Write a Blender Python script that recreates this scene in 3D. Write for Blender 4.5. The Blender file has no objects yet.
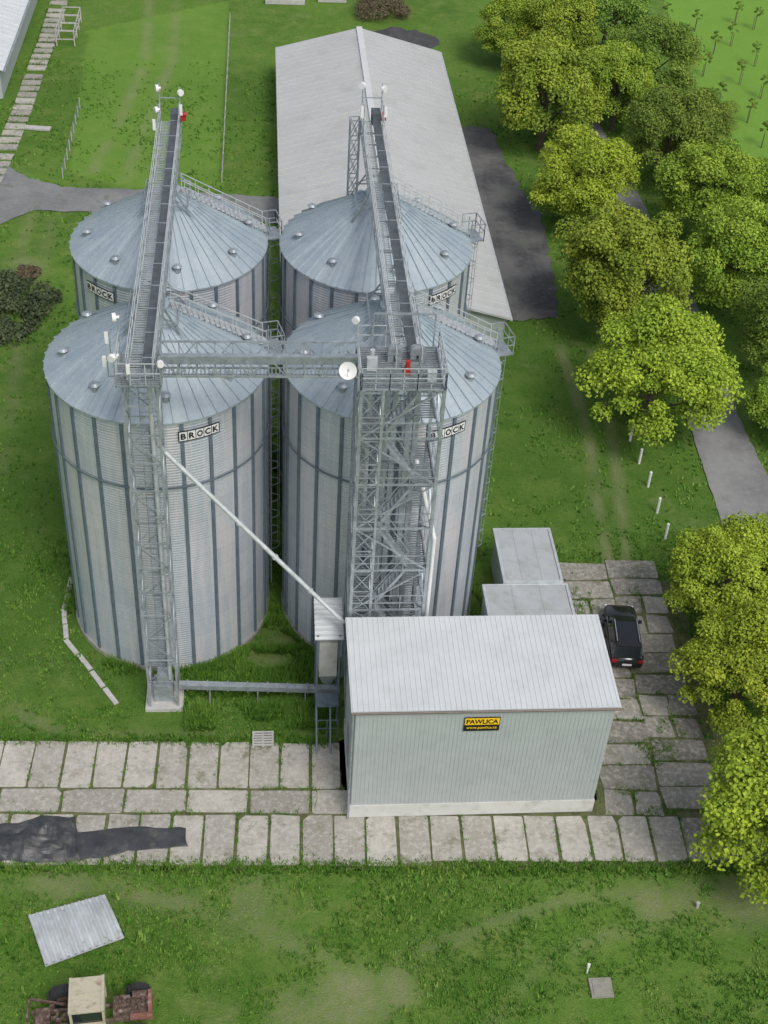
import bpy, math, random
import numpy as np
from mathutils import Vector, Matrix
random.seed(7)
C = bpy.context.scene.collection
PI = math.pi
F = 1350.0
RT = Vector((.99619, -.06995, .05185)); UP = Vector((.00543, .64425, .76484)); BK = Vector((-.0869, -.7616, .64212))
RT.normalize(); UP = (UP - UP.dot(RT)*RT).normalized(); BK = RT.cross(UP)
CAM = Vector((0, 0, 54))
def P(px, py, z=0.0):
    d = RT*((px-384)/F) + UP*((512-py)/F) - BK
    t = (z-CAM.z)/d.z
    return CAM + d*t
def dep(p): return -BK.dot(Vector(p)-CAM)

# ------------------------------------------------------------------ helpers
ORG = {}
class MB:
    def __init__(s): s.v = []; s.f = []
    def add(s, vs, fs):
        n = len(s.v); s.v += [tuple(v) for v in vs]; s.f += [tuple(i+n for i in f) for f in fs]
    def box(s, x0, x1, y0, y1, z0, z1):
        s.add([(x0,y0,z0),(x1,y0,z0),(x1,y1,z0),(x0,y1,z0),(x0,y0,z1),(x1,y0,z1),(x1,y1,z1),(x0,y1,z1)],
              [(0,3,2,1),(4,5,6,7),(0,1,5,4),(1,2,6,5),(2,3,7,6),(3,0,4,7)])
    def hexa(s, pts):
        s.add(pts, [(0,3,2,1),(4,5,6,7),(0,1,5,4),(1,2,6,5),(2,3,7,6),(3,0,4,7)])
    def bar(s, p, q, w=.05, h=None):
        p = Vector(p); q = Vector(q); h = h or w
        d = (q-p)
        if d.length < 1e-6: return
        d.normalize()
        a = Vector((0,0,1)) if abs(d.z) < .9 else Vector((0,1,0))
        u = d.cross(a).normalized(); n = u.cross(d)
        u = u*w/2; n = n*h/2
        s.add([p-u-n,p+u-n,p+u+n,p-u+n,q-u-n,q+u-n,q+u+n,q-u+n],
              [(0,3,2,1),(4,5,6,7),(0,1,5,4),(1,2,6,5),(2,3,7,6),(3,0,4,7)])
    def tube(s, p, q, r, n=10, r2=None, cap=True):
        p = Vector(p); q = Vector(q); r2 = r if r2 is None else r2
        d = (q-p).normalized()
        a = Vector((0,0,1)) if abs(d.z) < .9 else Vector((0,1,0))
        u = d.cross(a).normalized(); w = u.cross(d)
        vs = [p+(u*math.cos(2*PI*i/n)+w*math.sin(2*PI*i/n))*r for i in range(n)]
        vs += [q+(u*math.cos(2*PI*i/n)+w*math.sin(2*PI*i/n))*r2 for i in range(n)]
        fs = [(i,(i+1)%n,n+(i+1)%n,n+i) for i in range(n)]
        if cap: fs += [tuple(range(n-1,-1,-1)), tuple(range(n,2*n))]
        s.add(vs, fs)
    def lathe(s, prof, n=24, c=(0,0)):
        vs = []; m = len(prof)
        for r, z in prof:
            vs += [(c[0]+r*math.cos(2*PI*i/n), c[1]+r*math.sin(2*PI*i/n), z) for i in range(n)]
        fs = []
        for k in range(m-1):
            for i in range(n):
                fs.append((k*n+i, k*n+(i+1)%n, (k+1)*n+(i+1)%n, (k+1)*n+i))
        s.add(vs, fs)
    def rail(s, p, q, h=1.1, step=1.5, w=.05):
        p = Vector(p); q = Vector(q); L = (q-p).length; n = max(1, round(L/step))
        for i in range(n+1):
            a = p+(q-p)*(i/n); s.bar(a, a+Vector((0,0,h)), w)
        for k in (h, h*.55): s.bar(p+Vector((0,0,k)), q+Vector((0,0,k)), w)
    def brace(s, x0, x1, y0, y1, z0, z1, n, w=.06, x=True):
        for k in range(n):
            a = z0+(z1-z0)*k/n; b = z0+(z1-z0)*(k+1)/n
            cs = [(x0,y0),(x1,y0),(x1,y1),(x0,y1)]
            for j in range(4):
                p = cs[j]; q = cs[(j+1)%4]
                s.bar((*p,b),(*q,b),w)
                if k % 2 or x: s.bar((*p,a),(*q,b),w*.8)
                if (k+1) % 2 or x: s.bar((*q,a),(*p,b),w*.8)
    def build(s, name, m, parent=None, smooth=False, loc=None):
        o0 = Vector(ORG.get(parent.name, (0,0,0))) if parent else Vector(loc or (0,0,0))
        me = bpy.data.meshes.new(name)
        me.from_pydata([tuple(Vector(v)-o0) for v in s.v], [], s.f)
        me.materials.append(m)
        if smooth: me.polygons.foreach_set('use_smooth', [True]*len(me.polygons))
        me.update()
        o = bpy.data.objects.new(name, me); C.objects.link(o)
        if parent: o.parent = parent; ORG[o.name] = tuple(o0)
        else: o.location = o0
        return o
def tag(o, label=None, cat=None, group=None, kind=None):
    if label: o['label'] = label
    if cat: o['category'] = cat
    if group: o['group'] = group
    if kind: o['kind'] = kind
    return o
def thing(name, label, cat, loc=(0,0,0), rz=0, group=None, local=False):
    o = bpy.data.objects.new(name, None); C.objects.link(o); o.empty_display_size = .3
    o.location = loc; o.rotation_euler = (0,0,rz)
    ORG[o.name] = (0,0,0) if local else tuple(loc)
    return tag(o, label, cat, group)
def copy_tree(o, parent=None):
    c = o.copy(); C.objects.link(c); c.parent = parent; ORG[c.name] = ORG.get(o.name, (0,0,0))
    for ch in list(o.children): copy_tree(ch, c)
    return c
def mesh_np(name, v, k, tone=None, mat=None):
    v = np.asarray(v, dtype=np.float32).reshape(-1,3); n = len(v); m = n//k
    me = bpy.data.meshes.new(name)
    me.vertices.add(n); me.vertices.foreach_set('co', v.ravel())
    me.loops.add(n); me.loops.foreach_set('vertex_index', np.arange(n, dtype=np.int32))
    me.polygons.add(m); me.polygons.foreach_set('loop_start', np.arange(m, dtype=np.int32)*k)
    me.update(calc_edges=True); me.validate()
    if tone is not None:
        a = me.attributes.new('tone', 'FLOAT', 'POINT'); a.data.foreach_set('value', np.asarray(tone, dtype=np.float32))
    if mat: me.materials.append(mat)
    return me
def vnoise(x, y, sc, seed=0):
    x = np.asarray(x)/sc; y = np.asarray(y)/sc
    xi = np.floor(x).astype(np.int64); yi = np.floor(y).astype(np.int64); fx = x-xi; fy = y-yi
    fx = fx*fx*(3-2*fx); fy = fy*fy*(3-2*fy)
    def h(a, b):
        n = (a*374761393 + b*668265263 + seed*974711) & 0x7fffffff
        n = ((n ^ (n >> 13))*1274126177) & 0x7fffffff
        return ((n ^ (n >> 16)) & 0xffff)/65535.0
    return (h(xi,yi)*(1-fx)+h(xi+1,yi)*fx)*(1-fy)+(h(xi,yi+1)*(1-fx)+h(xi+1,yi+1)*fx)*fy
def inpoly(x, y, poly):
    r = np.zeros(len(x), bool); n = len(poly)
    for i in range(n):
        x1, y1 = poly[i][:2]; x2, y2 = poly[(i+1)%n][:2]
        if y1 == y2: continue
        c = ((y1 > y) != (y2 > y)) & (x < (x2-x1)*(y-y1)/(y2-y1)+x1)
        r ^= c
    return r
def text_np(s, size, bold=0.0):
    cu = bpy.data.curves.new('t', 'FONT'); cu.body = s; cu.size = size; cu.align_x = 'CENTER'; cu.align_y = 'CENTER'
    o = bpy.data.objects.new('t', cu); C.objects.link(o)
    dg = bpy.context.evaluated_depsgraph_get()
    me = bpy.data.meshes.new_from_object(o.evaluated_get(dg))
    v0 = [tuple(v.co) for v in me.vertices]; f0 = [tuple(p.vertices) for p in me.polygons]
    bpy.data.objects.remove(o); bpy.data.curves.remove(cu); bpy.data.meshes.remove(me)
    vs = []; fs = []
    offs = [(0,0)] if not bold else [(-bold,0),(bold,0),(0,-bold),(0,bold)]
    for k, (dx, dy) in enumerate(offs):
        n = len(vs); vs += [(x+dx, y+dy, k*.0012) for x,y,z in v0]; fs += [tuple(i+n for i in f) for f in f0]
    return vs, fs

# ------------------------------------------------------------------ materials
class NT:
    def __init__(s, name):
        s.m = bpy.data.materials.new(name); s.m.use_nodes = True; s.t = s.m.node_tree
        s.b = s.t.nodes['Principled BSDF']; s.out = s.t.nodes['Material Output']
    def n(s, typ, ins=None, **kw):
        nd = s.t.nodes.new(typ)
        for k, v in kw.items(): setattr(nd, k, v)
        for k, v in (ins or {}).items():
            if isinstance(v, bpy.types.NodeSocket): s.t.links.new(v, nd.inputs[k])
            else: nd.inputs[k].default_value = v
        return nd
    def math(s, op, a, b=0.0, c=0.0): return s.n('ShaderNodeMath', {0:a, 1:b, 2:c}, operation=op).outputs[0]
    def noise(s, sc, det=4, vec=None, rough=.6):
        i = {'Scale': sc, 'Detail': det, 'Roughness': rough}
        i['Vector'] = vec if vec is not None else s.co()
        return s.n('ShaderNodeTexNoise', i).outputs['Fac']
    def co(s):
        if not hasattr(s, '_co'): s._co = s.n('ShaderNodeTexCoord').outputs['Object']
        return s._co
    def ramp(s, fac, lo, hi, a=0.0, b=1.0):
        return s.n('ShaderNodeMapRange', {'Value': fac, 'From Min': lo, 'From Max': hi, 'To Min': a, 'To Max': b}).outputs[0]
    def mix(s, f, a, b, mode='MIX'):
        nd = s.t.nodes.new('ShaderNodeMix'); nd.data_type = 'RGBA'; nd.blend_type = mode
        for i, v in ((0, f), (6, a), (7, b)):
            if isinstance(v, bpy.types.NodeSocket): s.t.links.new(v, nd.inputs[i])
            else: nd.inputs[i].default_value = v if i == 0 else (*v, 1) if len(v) == 3 else v
        return nd.outputs[2]
    def attr(s, name): return s.n('ShaderNodeAttribute', attribute_name=name).outputs['Fac']
    def color(s, c): s.t.links.new(c, s.b.inputs['Base Color'])
    def bump(s, h, st=.3, d=.05):
        s.t.links.new(s.n('ShaderNodeBump', {'Height': h, 'Strength': st, 'Distance': d}).outputs[0], s.b.inputs['Normal'])
    def set(s, rough=.6, metal=0.0, spec=None):
        s.b.inputs['Roughness'].default_value = rough; s.b.inputs['Metallic'].default_value = metal
        if spec is not None: s.b.inputs['Specular IOR Level'].default_value = spec
def sh(c, k): return tuple(min(1, x*k) for x in c)
def simple(name, col, rough=.6, metal=0.0, var=.15, scale=2.0, bump=0.0, bscale=25, dirt=None, spec=None):
    m = NT(name); m.set(rough, metal, spec)
    c = m.mix(m.ramp(m.noise(scale), .3, .7), sh(col, 1-var), sh(col, 1+var))
    if dirt: c = m.mix(m.ramp(m.noise(dirt[2], 6), dirt[3] if len(dirt) > 3 else .5, .75, 0, dirt[1]), c, dirt[0])
    m.color(c)
    if bump: m.bump(m.noise(bscale, 3), bump)
    return m.m

# silo wall: curved corrugated sheets
m = NT('galvanised_wall'); m.set(.36, .15)
sx = m.n('ShaderNodeSeparateXYZ', {0: m.co()})
ang = m.math('ARCTAN2', sx.outputs[1], sx.outputs[0])
v = m.math('DIVIDE', sx.outputs[2], 1.12); row = m.math('FLOOR', v)
u = m.math('ADD', m.math('MULTIPLY', ang, 12/(2*PI)), m.math('MULTIPLY', row, .5))
pid = m.math('FLOOR', u)
wn = m.n('ShaderNodeTexWhiteNoise', {'Vector': m.n('ShaderNodeCombineXYZ', {0: pid, 1: row}).outputs[0]}, noise_dimensions='3D').outputs['Value']
c = m.mix(wn, (.50,.55,.60), (.60,.635,.67))
fine = m.noise(9, 4, rough=.85)
c = m.mix(m.ramp(fine, .44, .58, 0, .6), c, (.42,.47,.52))
mp = m.n('ShaderNodeMapping', {'Vector': m.co(), 'Scale': (1.3,1.3,.09)}).outputs[0]
c = m.mix(m.ramp(m.noise(1.8, 5, mp), .45, .62, 0, .65), c, (.72,.675,.67))  # warm pinkish streaks painted in for the sheen of the metal
mp2 = m.n('ShaderNodeMapping', {'Vector': m.co(), 'Scale': (5,5,.25)}).outputs[0]
c = m.mix(m.ramp(m.noise(2.2, 4, mp2), .55, .75, 0, .4), c, (.38,.42,.46))
seam = m.math('LESS_THAN', m.math('FRACT', v), .05)
c = m.mix(m.math('MULTIPLY', seam, .22), c, (.28,.31,.35))
seam2 = m.math('LESS_THAN', m.math('FRACT', u), .02)
c = m.mix(m.math('MULTIPLY', seam2, .2), c, (.28,.31,.35))
m.color(c); m.bump(m.math('SINE', m.math('MULTIPLY', sx.outputs[2], 2*PI/.16)), .5, .02)
M_WALL = m.m
# silo roof: radial panels
m = NT('galvanised_roof'); m.set(.4, .25)
sx = m.n('ShaderNodeSeparateXYZ', {0: m.co()})
ang = m.math('ARCTAN2', sx.outputs[1], sx.outputs[0])
pid = m.math('FLOOR', m.math('MULTIPLY', ang, 48/(2*PI)))
wn = m.n('ShaderNodeTexWhiteNoise', {'W': pid}, noise_dimensions='1D').outputs['Value']
c = m.mix(wn, (.34,.41,.46), (.43,.50,.54))
c = m.mix(m.ramp(m.noise(1.2, 5), .4, .75, 0, .5), c, (.53,.565,.575))
c = m.mix(m.ramp(m.noise(6, 5), .52, .75, 0, .55), c, (.28,.31,.32))
m.color(c); M_ROOF = m.m
M_STIFF = simple('dark_zinc_steel', (.14,.185,.22), .5, .2, .2, 3)
M_ZINC = simple('zinc_steel', (.40,.44,.47), .45, .5, .25, 2, dirt=((.22,.23,.23), .6, 5))
M_ZLIGHT = simple('light_zinc_steel', (.56,.59,.60), .45, .3, .15, 3)
M_DARK = simple('dark_belt_cover', (.10,.115,.125), .6, .2, .25, 2)
M_GRATE = simple('grating_steel', (.30,.33,.35), .6, .4, .25, 5)
M_WHITE = simple('white_paint', (.78,.78,.77), .45, 0, .05, 3)
M_BLACK = simple('black_paint', (.012,.012,.012), .5, 0, .1, 3)
M_YEL = simple('yellow_paint', (.95,.60,.02), .5, 0, .05, 3)
M_RED = simple('red_paint', (.40,.03,.02), .5, 0, .2, 3)
M_CLAD = simple('grey_cladding', (.44,.475,.475), .5, .05, .05, .8, dirt=((.36,.385,.38), .5, 1.5))
M_SHROOF = simple('white_sheet_roof', (.62,.645,.65), .45, .05, .05, .6, dirt=((.52,.54,.53), .6, 1.3))
M_CONC = simple('pale_concrete', (.48,.47,.44), .85, 0, .12, 1.5, .2, 20, dirt=((.28,.28,.24), .7, 2.5))
M_FOUND = simple('stained_foundation', (.30,.30,.26), .9, 0, .2, 1.5, dirt=((.13,.15,.07), .9, 1.6))
M_HROOF = simple('hall_roof_sheet', (.52,.525,.51), .5, .1, .06, .25, dirt=((.41,.41,.39), .8, .5))
M_RIDGE = simple('ridge_cap', (.64,.65,.64), .5, .1, .06, 1)
M_HWALL = simple('hall_wall_sheet', (.34,.38,.35), .7, 0, .15, 1)
M_FELT = simple('grey_roof_felt', (.42,.44,.45), .75, 0, .08, .7, dirt=((.30,.30,.27), .8, 1.3))
M_RUST = simple('rusty_iron', (.13,.085,.065), .85, .2, .5, 4, .4, 15, dirt=((.36,.31,.27), .9, 5))
M_BEIGE = simple('faded_cream_paint', (.50,.46,.34), .7, 0, .15, 3, dirt=((.2,.14,.08), .9, 3))
M_RUB = simple('black_rubber', (.03,.03,.03), .8, 0, .2, 5)
M_GLASS = simple('dark_glass', (.02,.025,.03), .08, 0, .1, 2, spec=.8)
M_CAR = simple('black_car_paint', (.012,.013,.016), .18, 0, .1, 2, spec=.7)
M_CHROME = simple('rim_alloy', (.5,.5,.52), .3, .8, .1, 4)
M_LAMP = simple('red_lamp_glass', (.35,.01,.01), .2, 0, .1, 4)
M_BARK = simple('bark', (.13,.10,.075), .9, 0, .3, 3)
M_TARP = simple('black_tarpaulin', (.05,.053,.058), .45, 0, .3, 1.2, .4, 6, dirt=((.17,.16,.14), .7, 1.3))
M_HEAP = simple('dark_gravel_heap', (.06,.06,.062), .9, 0, .3, 1.5, .5, 9)

def leafmat(name, c0, c1, c2):
    m = NT(name); m.set(.7, 0, .15)
    t = m.attr('tone')
    c = m.mix(m.ramp(t, 0, .55), c0, c1); c = m.mix(m.ramp(t, .5, 1), c, c2)
    oi = m.n('ShaderNodeObjectInfo').outputs['Random']
    c = m.n('ShaderNodeHueSaturation', {'Hue': m.ramp(oi, 0, 1, .495, .52), 'Value': m.ramp(oi, 0, 1, .88, 1.12), 'Color': c}).outputs[0]
    m.color(c)
    return m.m
L_BRIGHT = leafmat('yellow_green_leaves', (.16,.235,.026), (.32,.40,.036), (.48,.54,.06))
L_MID = leafmat('green_leaves', (.125,.205,.026), (.25,.34,.038), (.40,.46,.055))
L_DARK = leafmat('dark_green_leaves', (.085,.155,.028), (.17,.255,.04), (.28,.35,.055))
L_SHRUB = leafmat('bramble_leaves', (.035,.05,.025), (.075,.10,.045), (.15,.165,.08))
L_BROWN = leafmat('dry_brown_twigs', (.08,.06,.04), (.15,.125,.075), (.22,.18,.11))
L_GRASS = leafmat('grass_blades', (.065,.150,.018), (.115,.235,.03), (.24,.33,.07))

# ------------------------------------------------------------------ regions on the ground
OU = math.radians(-2.0); O0 = (-13.2, 43.15)
def FR(u, v): return (O0[0]+u*math.cos(OU)-v*math.sin(OU), O0[1]+u*math.sin(OU)+v*math.cos(OU))
ASPH_L = [P(x,y) for x,y in [(-260,150),(-100,158),(8,166),(30,178),(62,187),(150,190),(277,197),(330,200),(330,226),(277,224),(200,216),(110,213),(35,210),(0,224),(-100,240),(-260,260)]]
YARD = [P(x,y) for x,y in [(452,126),(490,128),(502,150),(522,192),(542,214),(548,250),(556,290),(557,318),(505,322),(495,300)]]
ROAD = [P(x,y) for x,y in [(840,760),(770,640),(722,525),(697,447),(660,345),(622,250),(596,190),(560,110),(590,108),(634,185),(662,240),(715,340),(738,415),(770,482),(830,590),(900,700)]]
EXC = [ASPH_L, YARD, ROAD]
EXR = [(3.7,16.4,40.7,46.8),(11.7,17,51.6,59.4),(1,17.8,82,131.5)]
SIL = [(-5.3,56.3),(6.3,56.3),(-5.3,68.1),(6.3,68.1)]
R = 5.33; ZE = 16.5; ZA = 19.45

def seg_d(X, Y, a, b):
    ax, ay = a[:2]; bx, by = b[:2]; dx, dy = bx-ax, by-ay
    t = np.clip(((X-ax)*dx+(Y-ay)*dy)/(dx*dx+dy*dy+1e-9), 0, 1)
    return np.hypot(X-ax-t*dx, Y-ay-t*dy)
TRACKS = [([(560,345),(588,430),(600,520),(612,575)], .35, .6), ([(590,350),(612,430),(622,520),(628,570)], .35, .45),
          ([(150,-10),(146,60),(120,120),(92,172)], .5, .45), ([(178,-10),(172,60),(148,120),(125,180)], .5, .4),
          ([(0,880),(200,905),(330,960),(345,1040)], .5, .4), ([(345,1040),(420,950),(560,900),(700,885)], .45, .3),
          ([(480,1040),(540,960),(620,930),(760,925)], .4, .25), ([(0,700),(60,735),(330,742)], .5, .35),
          ([(30,215),(0,330)], .5, .3), ([(55,215),(22,330),(0,480)], .5, .25)]
BLOBS = [((350,1000),1.6,.9),((300,1015),1.3,.5),((682,897),.8,1.0),((395,985),1.0,.7),((240,900),1.6,.4),((600,600),1.5,.5),((345,610),2.5,.5),((130,760),1.2,.4),((745,900),1.5,.5),((275,650),1.5,.5),((22,265),1.5,.5),((660,905),1.2,.6),((60,880),1.5,.5)]
def wear(X, Y):
    w = np.zeros_like(X)
    n = vnoise(X, Y, 1.1, 3)*.6+vnoise(X, Y, .5, 4)*.4
    for pl, r, k in TRACKS:
        pts = [P(*p) for p in pl]
        for i in range(len(pts)-1):
            d = seg_d(X, Y, pts[i], pts[i+1])
            w = np.maximum(w, k*np.clip(1.3-d/r*.8, 0, 1)*(.35+n))
    for p, r, k in BLOBS:
        c = P(*p); d = np.hypot(X-c.x, Y-c.y)
        w = np.maximum(w, k*np.clip(1.5-d/r, 0, 1)*(.3+n))
    return np.clip(w*np.clip(vnoise(X, Y, 2.4, 8)*2.2-.2, .15, 1), 0, 1)
def axis(lo, hi, st):
    a = list(np.arange(lo, hi+.001, st)); g = st; x = a[-1]; y = a[0]; L = []; Rr = []
    while x < 2500: g *= 1.5; x += g; Rr.append(x)
    g = st
    while y > -2500: g *= 1.5; y -= g; L.insert(0, y)
    return np.array(L+a+Rr)
xs = axis(-36, 62, .42); ys = axis(26, 170, .42)
XX, YY = np.meshgrid(xs, ys); fx = XX.ravel(); fy = YY.ravel()
ZZ = -.07+.07*vnoise(fx, fy, 2.3, 1)*vnoise(fx, fy, .9, 2)
nx, ny = len(xs), len(ys)
idx = np.arange(nx*ny).reshape(ny, nx)
q = np.stack([idx[:-1,:-1], idx[:-1,1:], idx[1:,1:], idx[1:,:-1]], -1).reshape(-1,4)
me = bpy.data.meshes.new('ground')
me.from_pydata(np.stack([fx,fy,ZZ],1).tolist(), [], q.tolist())
a = me.attributes.new('wear','FLOAT','POINT'); a.data.foreach_set('value', wear(fx, fy).astype(np.float32))
mead = [P(x,y) for x,y in [(655,-60),(668,20),(700,90),(740,150),(800,230),(1400,300),(1400,-200),(655,-200)]]
lawn = [P(x,y) for x,y in [(88,30),(228,0),(222,186),(130,188),(70,172)]]
ma = np.where(inpoly(fx,fy,mead), 1.0, 0.0)+np.where(inpoly(fx,fy,lawn), .45, 0.0)
a = me.attributes.new('mead','FLOAT','POINT'); a.data.foreach_set('value', ma.astype(np.float32))
lu = np.zeros_like(fx)
for p, r in (((30,480),9),((20,600),8),((560,400),10),((600,480),8),((540,330),7),((250,100),7),((200,650),6),((60,90),6)):
    c = P(*p); lu = np.maximum(lu, np.clip(1.5-np.hypot(fx-c.x,fy-c.y)/r, 0, 1))
lu = lu*(.4+.6*vnoise(fx,fy,3.5,15))
a = me.attributes.new('lush','FLOAT','POINT'); a.data.foreach_set('value', lu.astype(np.float32))
me.polygons.foreach_set('use_smooth', [True]*len(me.polygons))
m = NT('grass_ground'); m.set(.95, 0, .12)
n1 = m.noise(.09, 4); n2 = m.noise(.55, 6, rough=.7); n3 = m.noise(3.2, 6, rough=.75); n4 = m.noise(14, 3)
c = m.mix(m.ramp(n1, .38, .62), (.070,.155,.020), (.110,.225,.030))
c = m.mix(m.ramp(n2, .44, .64, 0, .8), c, (.165,.24,.052))
c = m.mix(m.math('MULTIPLY', m.attr('lush'), .7), c, (.058,.135,.018))
c = m.mix(m.ramp(n3, .48, .68, 0, .65), c, (.052,.112,.018))
c = m.mix(m.ramp(n4, .5, .72, 0, .6), c, (.20,.285,.08))
c = m.mix(m.ramp(m.noise(.22, 7, rough=.75), .56, .68, 0, .55), c, (.20,.24,.09))
c = m.mix(m.math('MULTIPLY', m.attr('mead'), .8), c, m.mix(n3, (.16,.34,.05), (.24,.40,.065)))
w = m.attr('wear')
c = m.mix(m.math('MULTIPLY', w, m.ramp(n4, .3, .7, .5, 1.1)), c, m.mix(m.ramp(n3, .4,.6), (.26,.25,.13), (.36,.32,.22)))
m.color(c); m.bump(m.math('ADD', n3, n4), .7, .12)
me.materials.append(m.m)
g = bpy.data.objects.new('ground', me); C.objects.link(g); tag(g, kind='structure')

def sheet(name, poly, z, mat, jit=.12, sub=.6):
    import bmesh
    pts = []
    n = len(poly)
    for i in range(n):
        a = Vector(poly[i]); b = Vector(poly[(i+1)%n]); k = max(1, int((b-a).length/sub))
        for j in range(k):
            p = a+(b-a)*(j/k); pts.append((p.x+random.uniform(-jit,jit), p.y+random.uniform(-jit,jit), z))
    me = bpy.data.meshes.new(name)
    bm = bmesh.new(); vs = [bm.verts.new(p) for p in pts]; f = bm.faces.new(vs)
    bmesh.ops.triangulate(bm, faces=[f]); bmesh.ops.recalc_face_normals(bm, faces=bm.faces)
    for f in bm.faces:
        if f.normal.z < 0: f.normal_flip()
    bm.to_mesh(me); bm.free(); me.materials.append(mat)
    o = bpy.data.objects.new(name, me); C.objects.link(o); return tag(o, kind='structure')
def asph(name, c0, c1, moss):
    m = NT(name); m.set(.9, 0, .3)
    c = m.mix(m.ramp(m.noise(.25, 5), .4, .6), c0, c1)
    c = m.mix(m.ramp(m.noise(2.5, 6), .5, .75, 0, .5), c, sh(c1, 1.3))
    c = m.mix(m.ramp(m.noise(.5, 7, rough=.7), .56, .68, 0, moss), c, (.07,.11,.03))
    m.color(c); return m.m
sheet('road', ASPH_L, .012, asph('old_grey_asphalt', (.17,.175,.175), (.24,.24,.235), .6))
sheet('asphalt_yard', YARD, .016, asph('dark_asphalt', (.07,.07,.073), (.15,.148,.145), .35), .25)
sheet('lane', ROAD, .020, asph('worn_lane', (.19,.19,.19), (.27,.27,.265), .3), .06)

# concrete paving
SV = []; SF = []; ST = []; GAPS = []
def slab(u0, u1, v0, v1, base=.5, fr=FR, z=.045, jit=.045, var=.27):
    zz = z+random.uniform(-.015,.015); t = base+random.uniform(-var,var)
    cs = [(u0,v0),(u1,v0),(u1,v1),(u0,v1)]; n = len(SV); g = .045
    ce = []
    for i,(uu,vv) in enumerate(cs):
        du = g if uu == u0 else -g; dv = g if vv == v0 else -g
        ce.append((uu+du+random.uniform(-jit,jit), vv+dv+random.uniform(-jit,jit)))
    ring = []
    for i in range(4):
        p = ce[i]; a = ce[i-1]; b = ce[(i+1)%4]; k = random.uniform(.01,.08)
        if random.random() < .08: k = .2
        ring.append((p[0]+(a[0]-p[0])*k, p[1]+(a[1]-p[1])*k)); ring.append((p[0]+(b[0]-p[0])*k*.5, p[1]+(b[1]-p[1])*k*.5))
    tilt = [zz+random.uniform(-.012,.012) for _ in ring]
    for (a, b), h in zip(ring, tilt): x, y = fr(a, b); SV.append((x,y,h))
    for (a, b) in ring: x, y = fr(a, b); SV.append((x,y,-.09))
    SF.append(tuple(range(n, n+8)))
    for i in range(8): SF.append((n+i, n+8+i, n+8+(i+1)%8, n+(i+1)%8))
    ST.extend([t]*16)
    GAPS.append((fr(u0,v0),fr(u1,v0))); GAPS.append((fr(u0,v0),fr(u0,v1)))
u = -11.0
while u < 16.3: slab(u, u+1.52, 0.0, 3.0, .6); u += 1.55
u = -12.0
while u < 15.5: slab(u, u+3.0, -1.52, -.03, .55); u += 3.04
slab(15.6, 16.9, -1.52, -.03, .5)
u = -11.6
while u < 33.5:
    slab(u, u+1.52, -4.55+.25*(u > 20), -1.57, .62 if u < 29 else .4); u += 1.56
for i, (ua, ub) in enumerate([(30.0,33.0),(33.04,36.0)]):
    vv = -1.5+.3*i
    while vv < 16.5:
        if random.random() < .35:
            mid = ua+1.5; slab(ua, mid, vv, vv+1.5, .2, jit=.12); slab(mid+.04, ub, vv, vv+1.5, .2, jit=.12)
        else: slab(ua, ub, vv, vv+1.5, .2, jit=.12)
        vv += 1.55
for vv in (13.0, 14.6): slab(28.2, 29.95, vv, vv+1.5, .35)
slab(36.1, 37.6, -4.3, -1.6, .2); slab(33.6,36.05,-4.3,-1.6,.25)
lp = [P(x,y) for x,y in [(-14,190),(6,150),(22,110),(36,70),(48,38),(58,5),(66,-30)]]
for i in range(len(lp)-1):
    a, b = lp[i], lp[i+1]; d = (b-a); L = d.length; d.normalize(); n_ = Vector((-d.y,d.x,0)); s_ = 0
    while s_ < L-1:
        o_ = a+d*s_
        slab(-.95, .95, 0, 1.15, .5, lambda u,v,o_=o_,d=d,n_=n_: (o_.x-n_.x*u+d.x*v, o_.y-n_.y*u+d.y*v)); s_ += 1.45
me = bpy.data.meshes.new('concrete_paving'); me.from_pydata(SV, [], SF)
a = me.attributes.new('tone','FLOAT','POINT'); a.data.foreach_set('value', ST)
m = NT('weathered_slab_concrete'); m.set(.88, 0, .3)
t = m.attr('tone')
c = m.mix(t, (.19,.18,.155), (.57,.545,.485))
c = m.mix(m.ramp(m.noise(1.1, 7, rough=.75), .44, .62, 0, .65), c, (.29,.27,.225))
c = m.mix(m.ramp(m.noise(4, 6, rough=.7), .48, .66, 0, .55), c, (.62,.59,.53))
c = m.mix(m.ramp(m.noise(9, 5, rough=.8), .54, .66, 0, .45), c, (.20,.19,.15))
c = m.mix(m.ramp(m.noise(.7, 7, rough=.8), .55, .65, 0, .65), c, (.14,.15,.07))
m.color(c); m.bump(m.noise(18, 4), .4, .03); me.materials.append(m.m)
o = bpy.data.objects.new('concrete_paving', me); C.objects.link(o); tag(o, kind='structure')
m_earth = simple('mossy_earth', (.11,.125,.05), .95, 0, .4, 2, dirt=((.18,.16,.10), .8, 3))
sheet('earth_bed', [(*FR(-12,-4.7),0),(*FR(37,-4.6),0),(*FR(37,15.5),0),(*FR(29.6,16.5),0),(*FR(29.6,-.5),0),(*FR(17.1,-.5),0),(*FR(16.6,3.1),0),(*FR(-12,3.1),0)], .006, m_earth, .16, .5)
kp = [P(x,y) for x,y in [(72,578),(64,610),(66,640),(92,672),(118,706)]]
b = MB()
for i in range(len(kp)-1):
    L = (kp[i+1]-kp[i]).length; n = max(1,int(L/1.0))
    for j in range(n):
        p = kp[i]+(kp[i+1]-kp[i])*(j/n); q2 = kp[i]+(kp[i+1]-kp[i])*((j+random.uniform(.86,.97))/n)
        jj = Vector((random.uniform(-.03,.03),random.uniform(-.03,.03),.01)); b.bar(p+jj, q2+jj, .27, .1)
tag(b.build('kerb_path', M_CONC), kind='structure')

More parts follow.
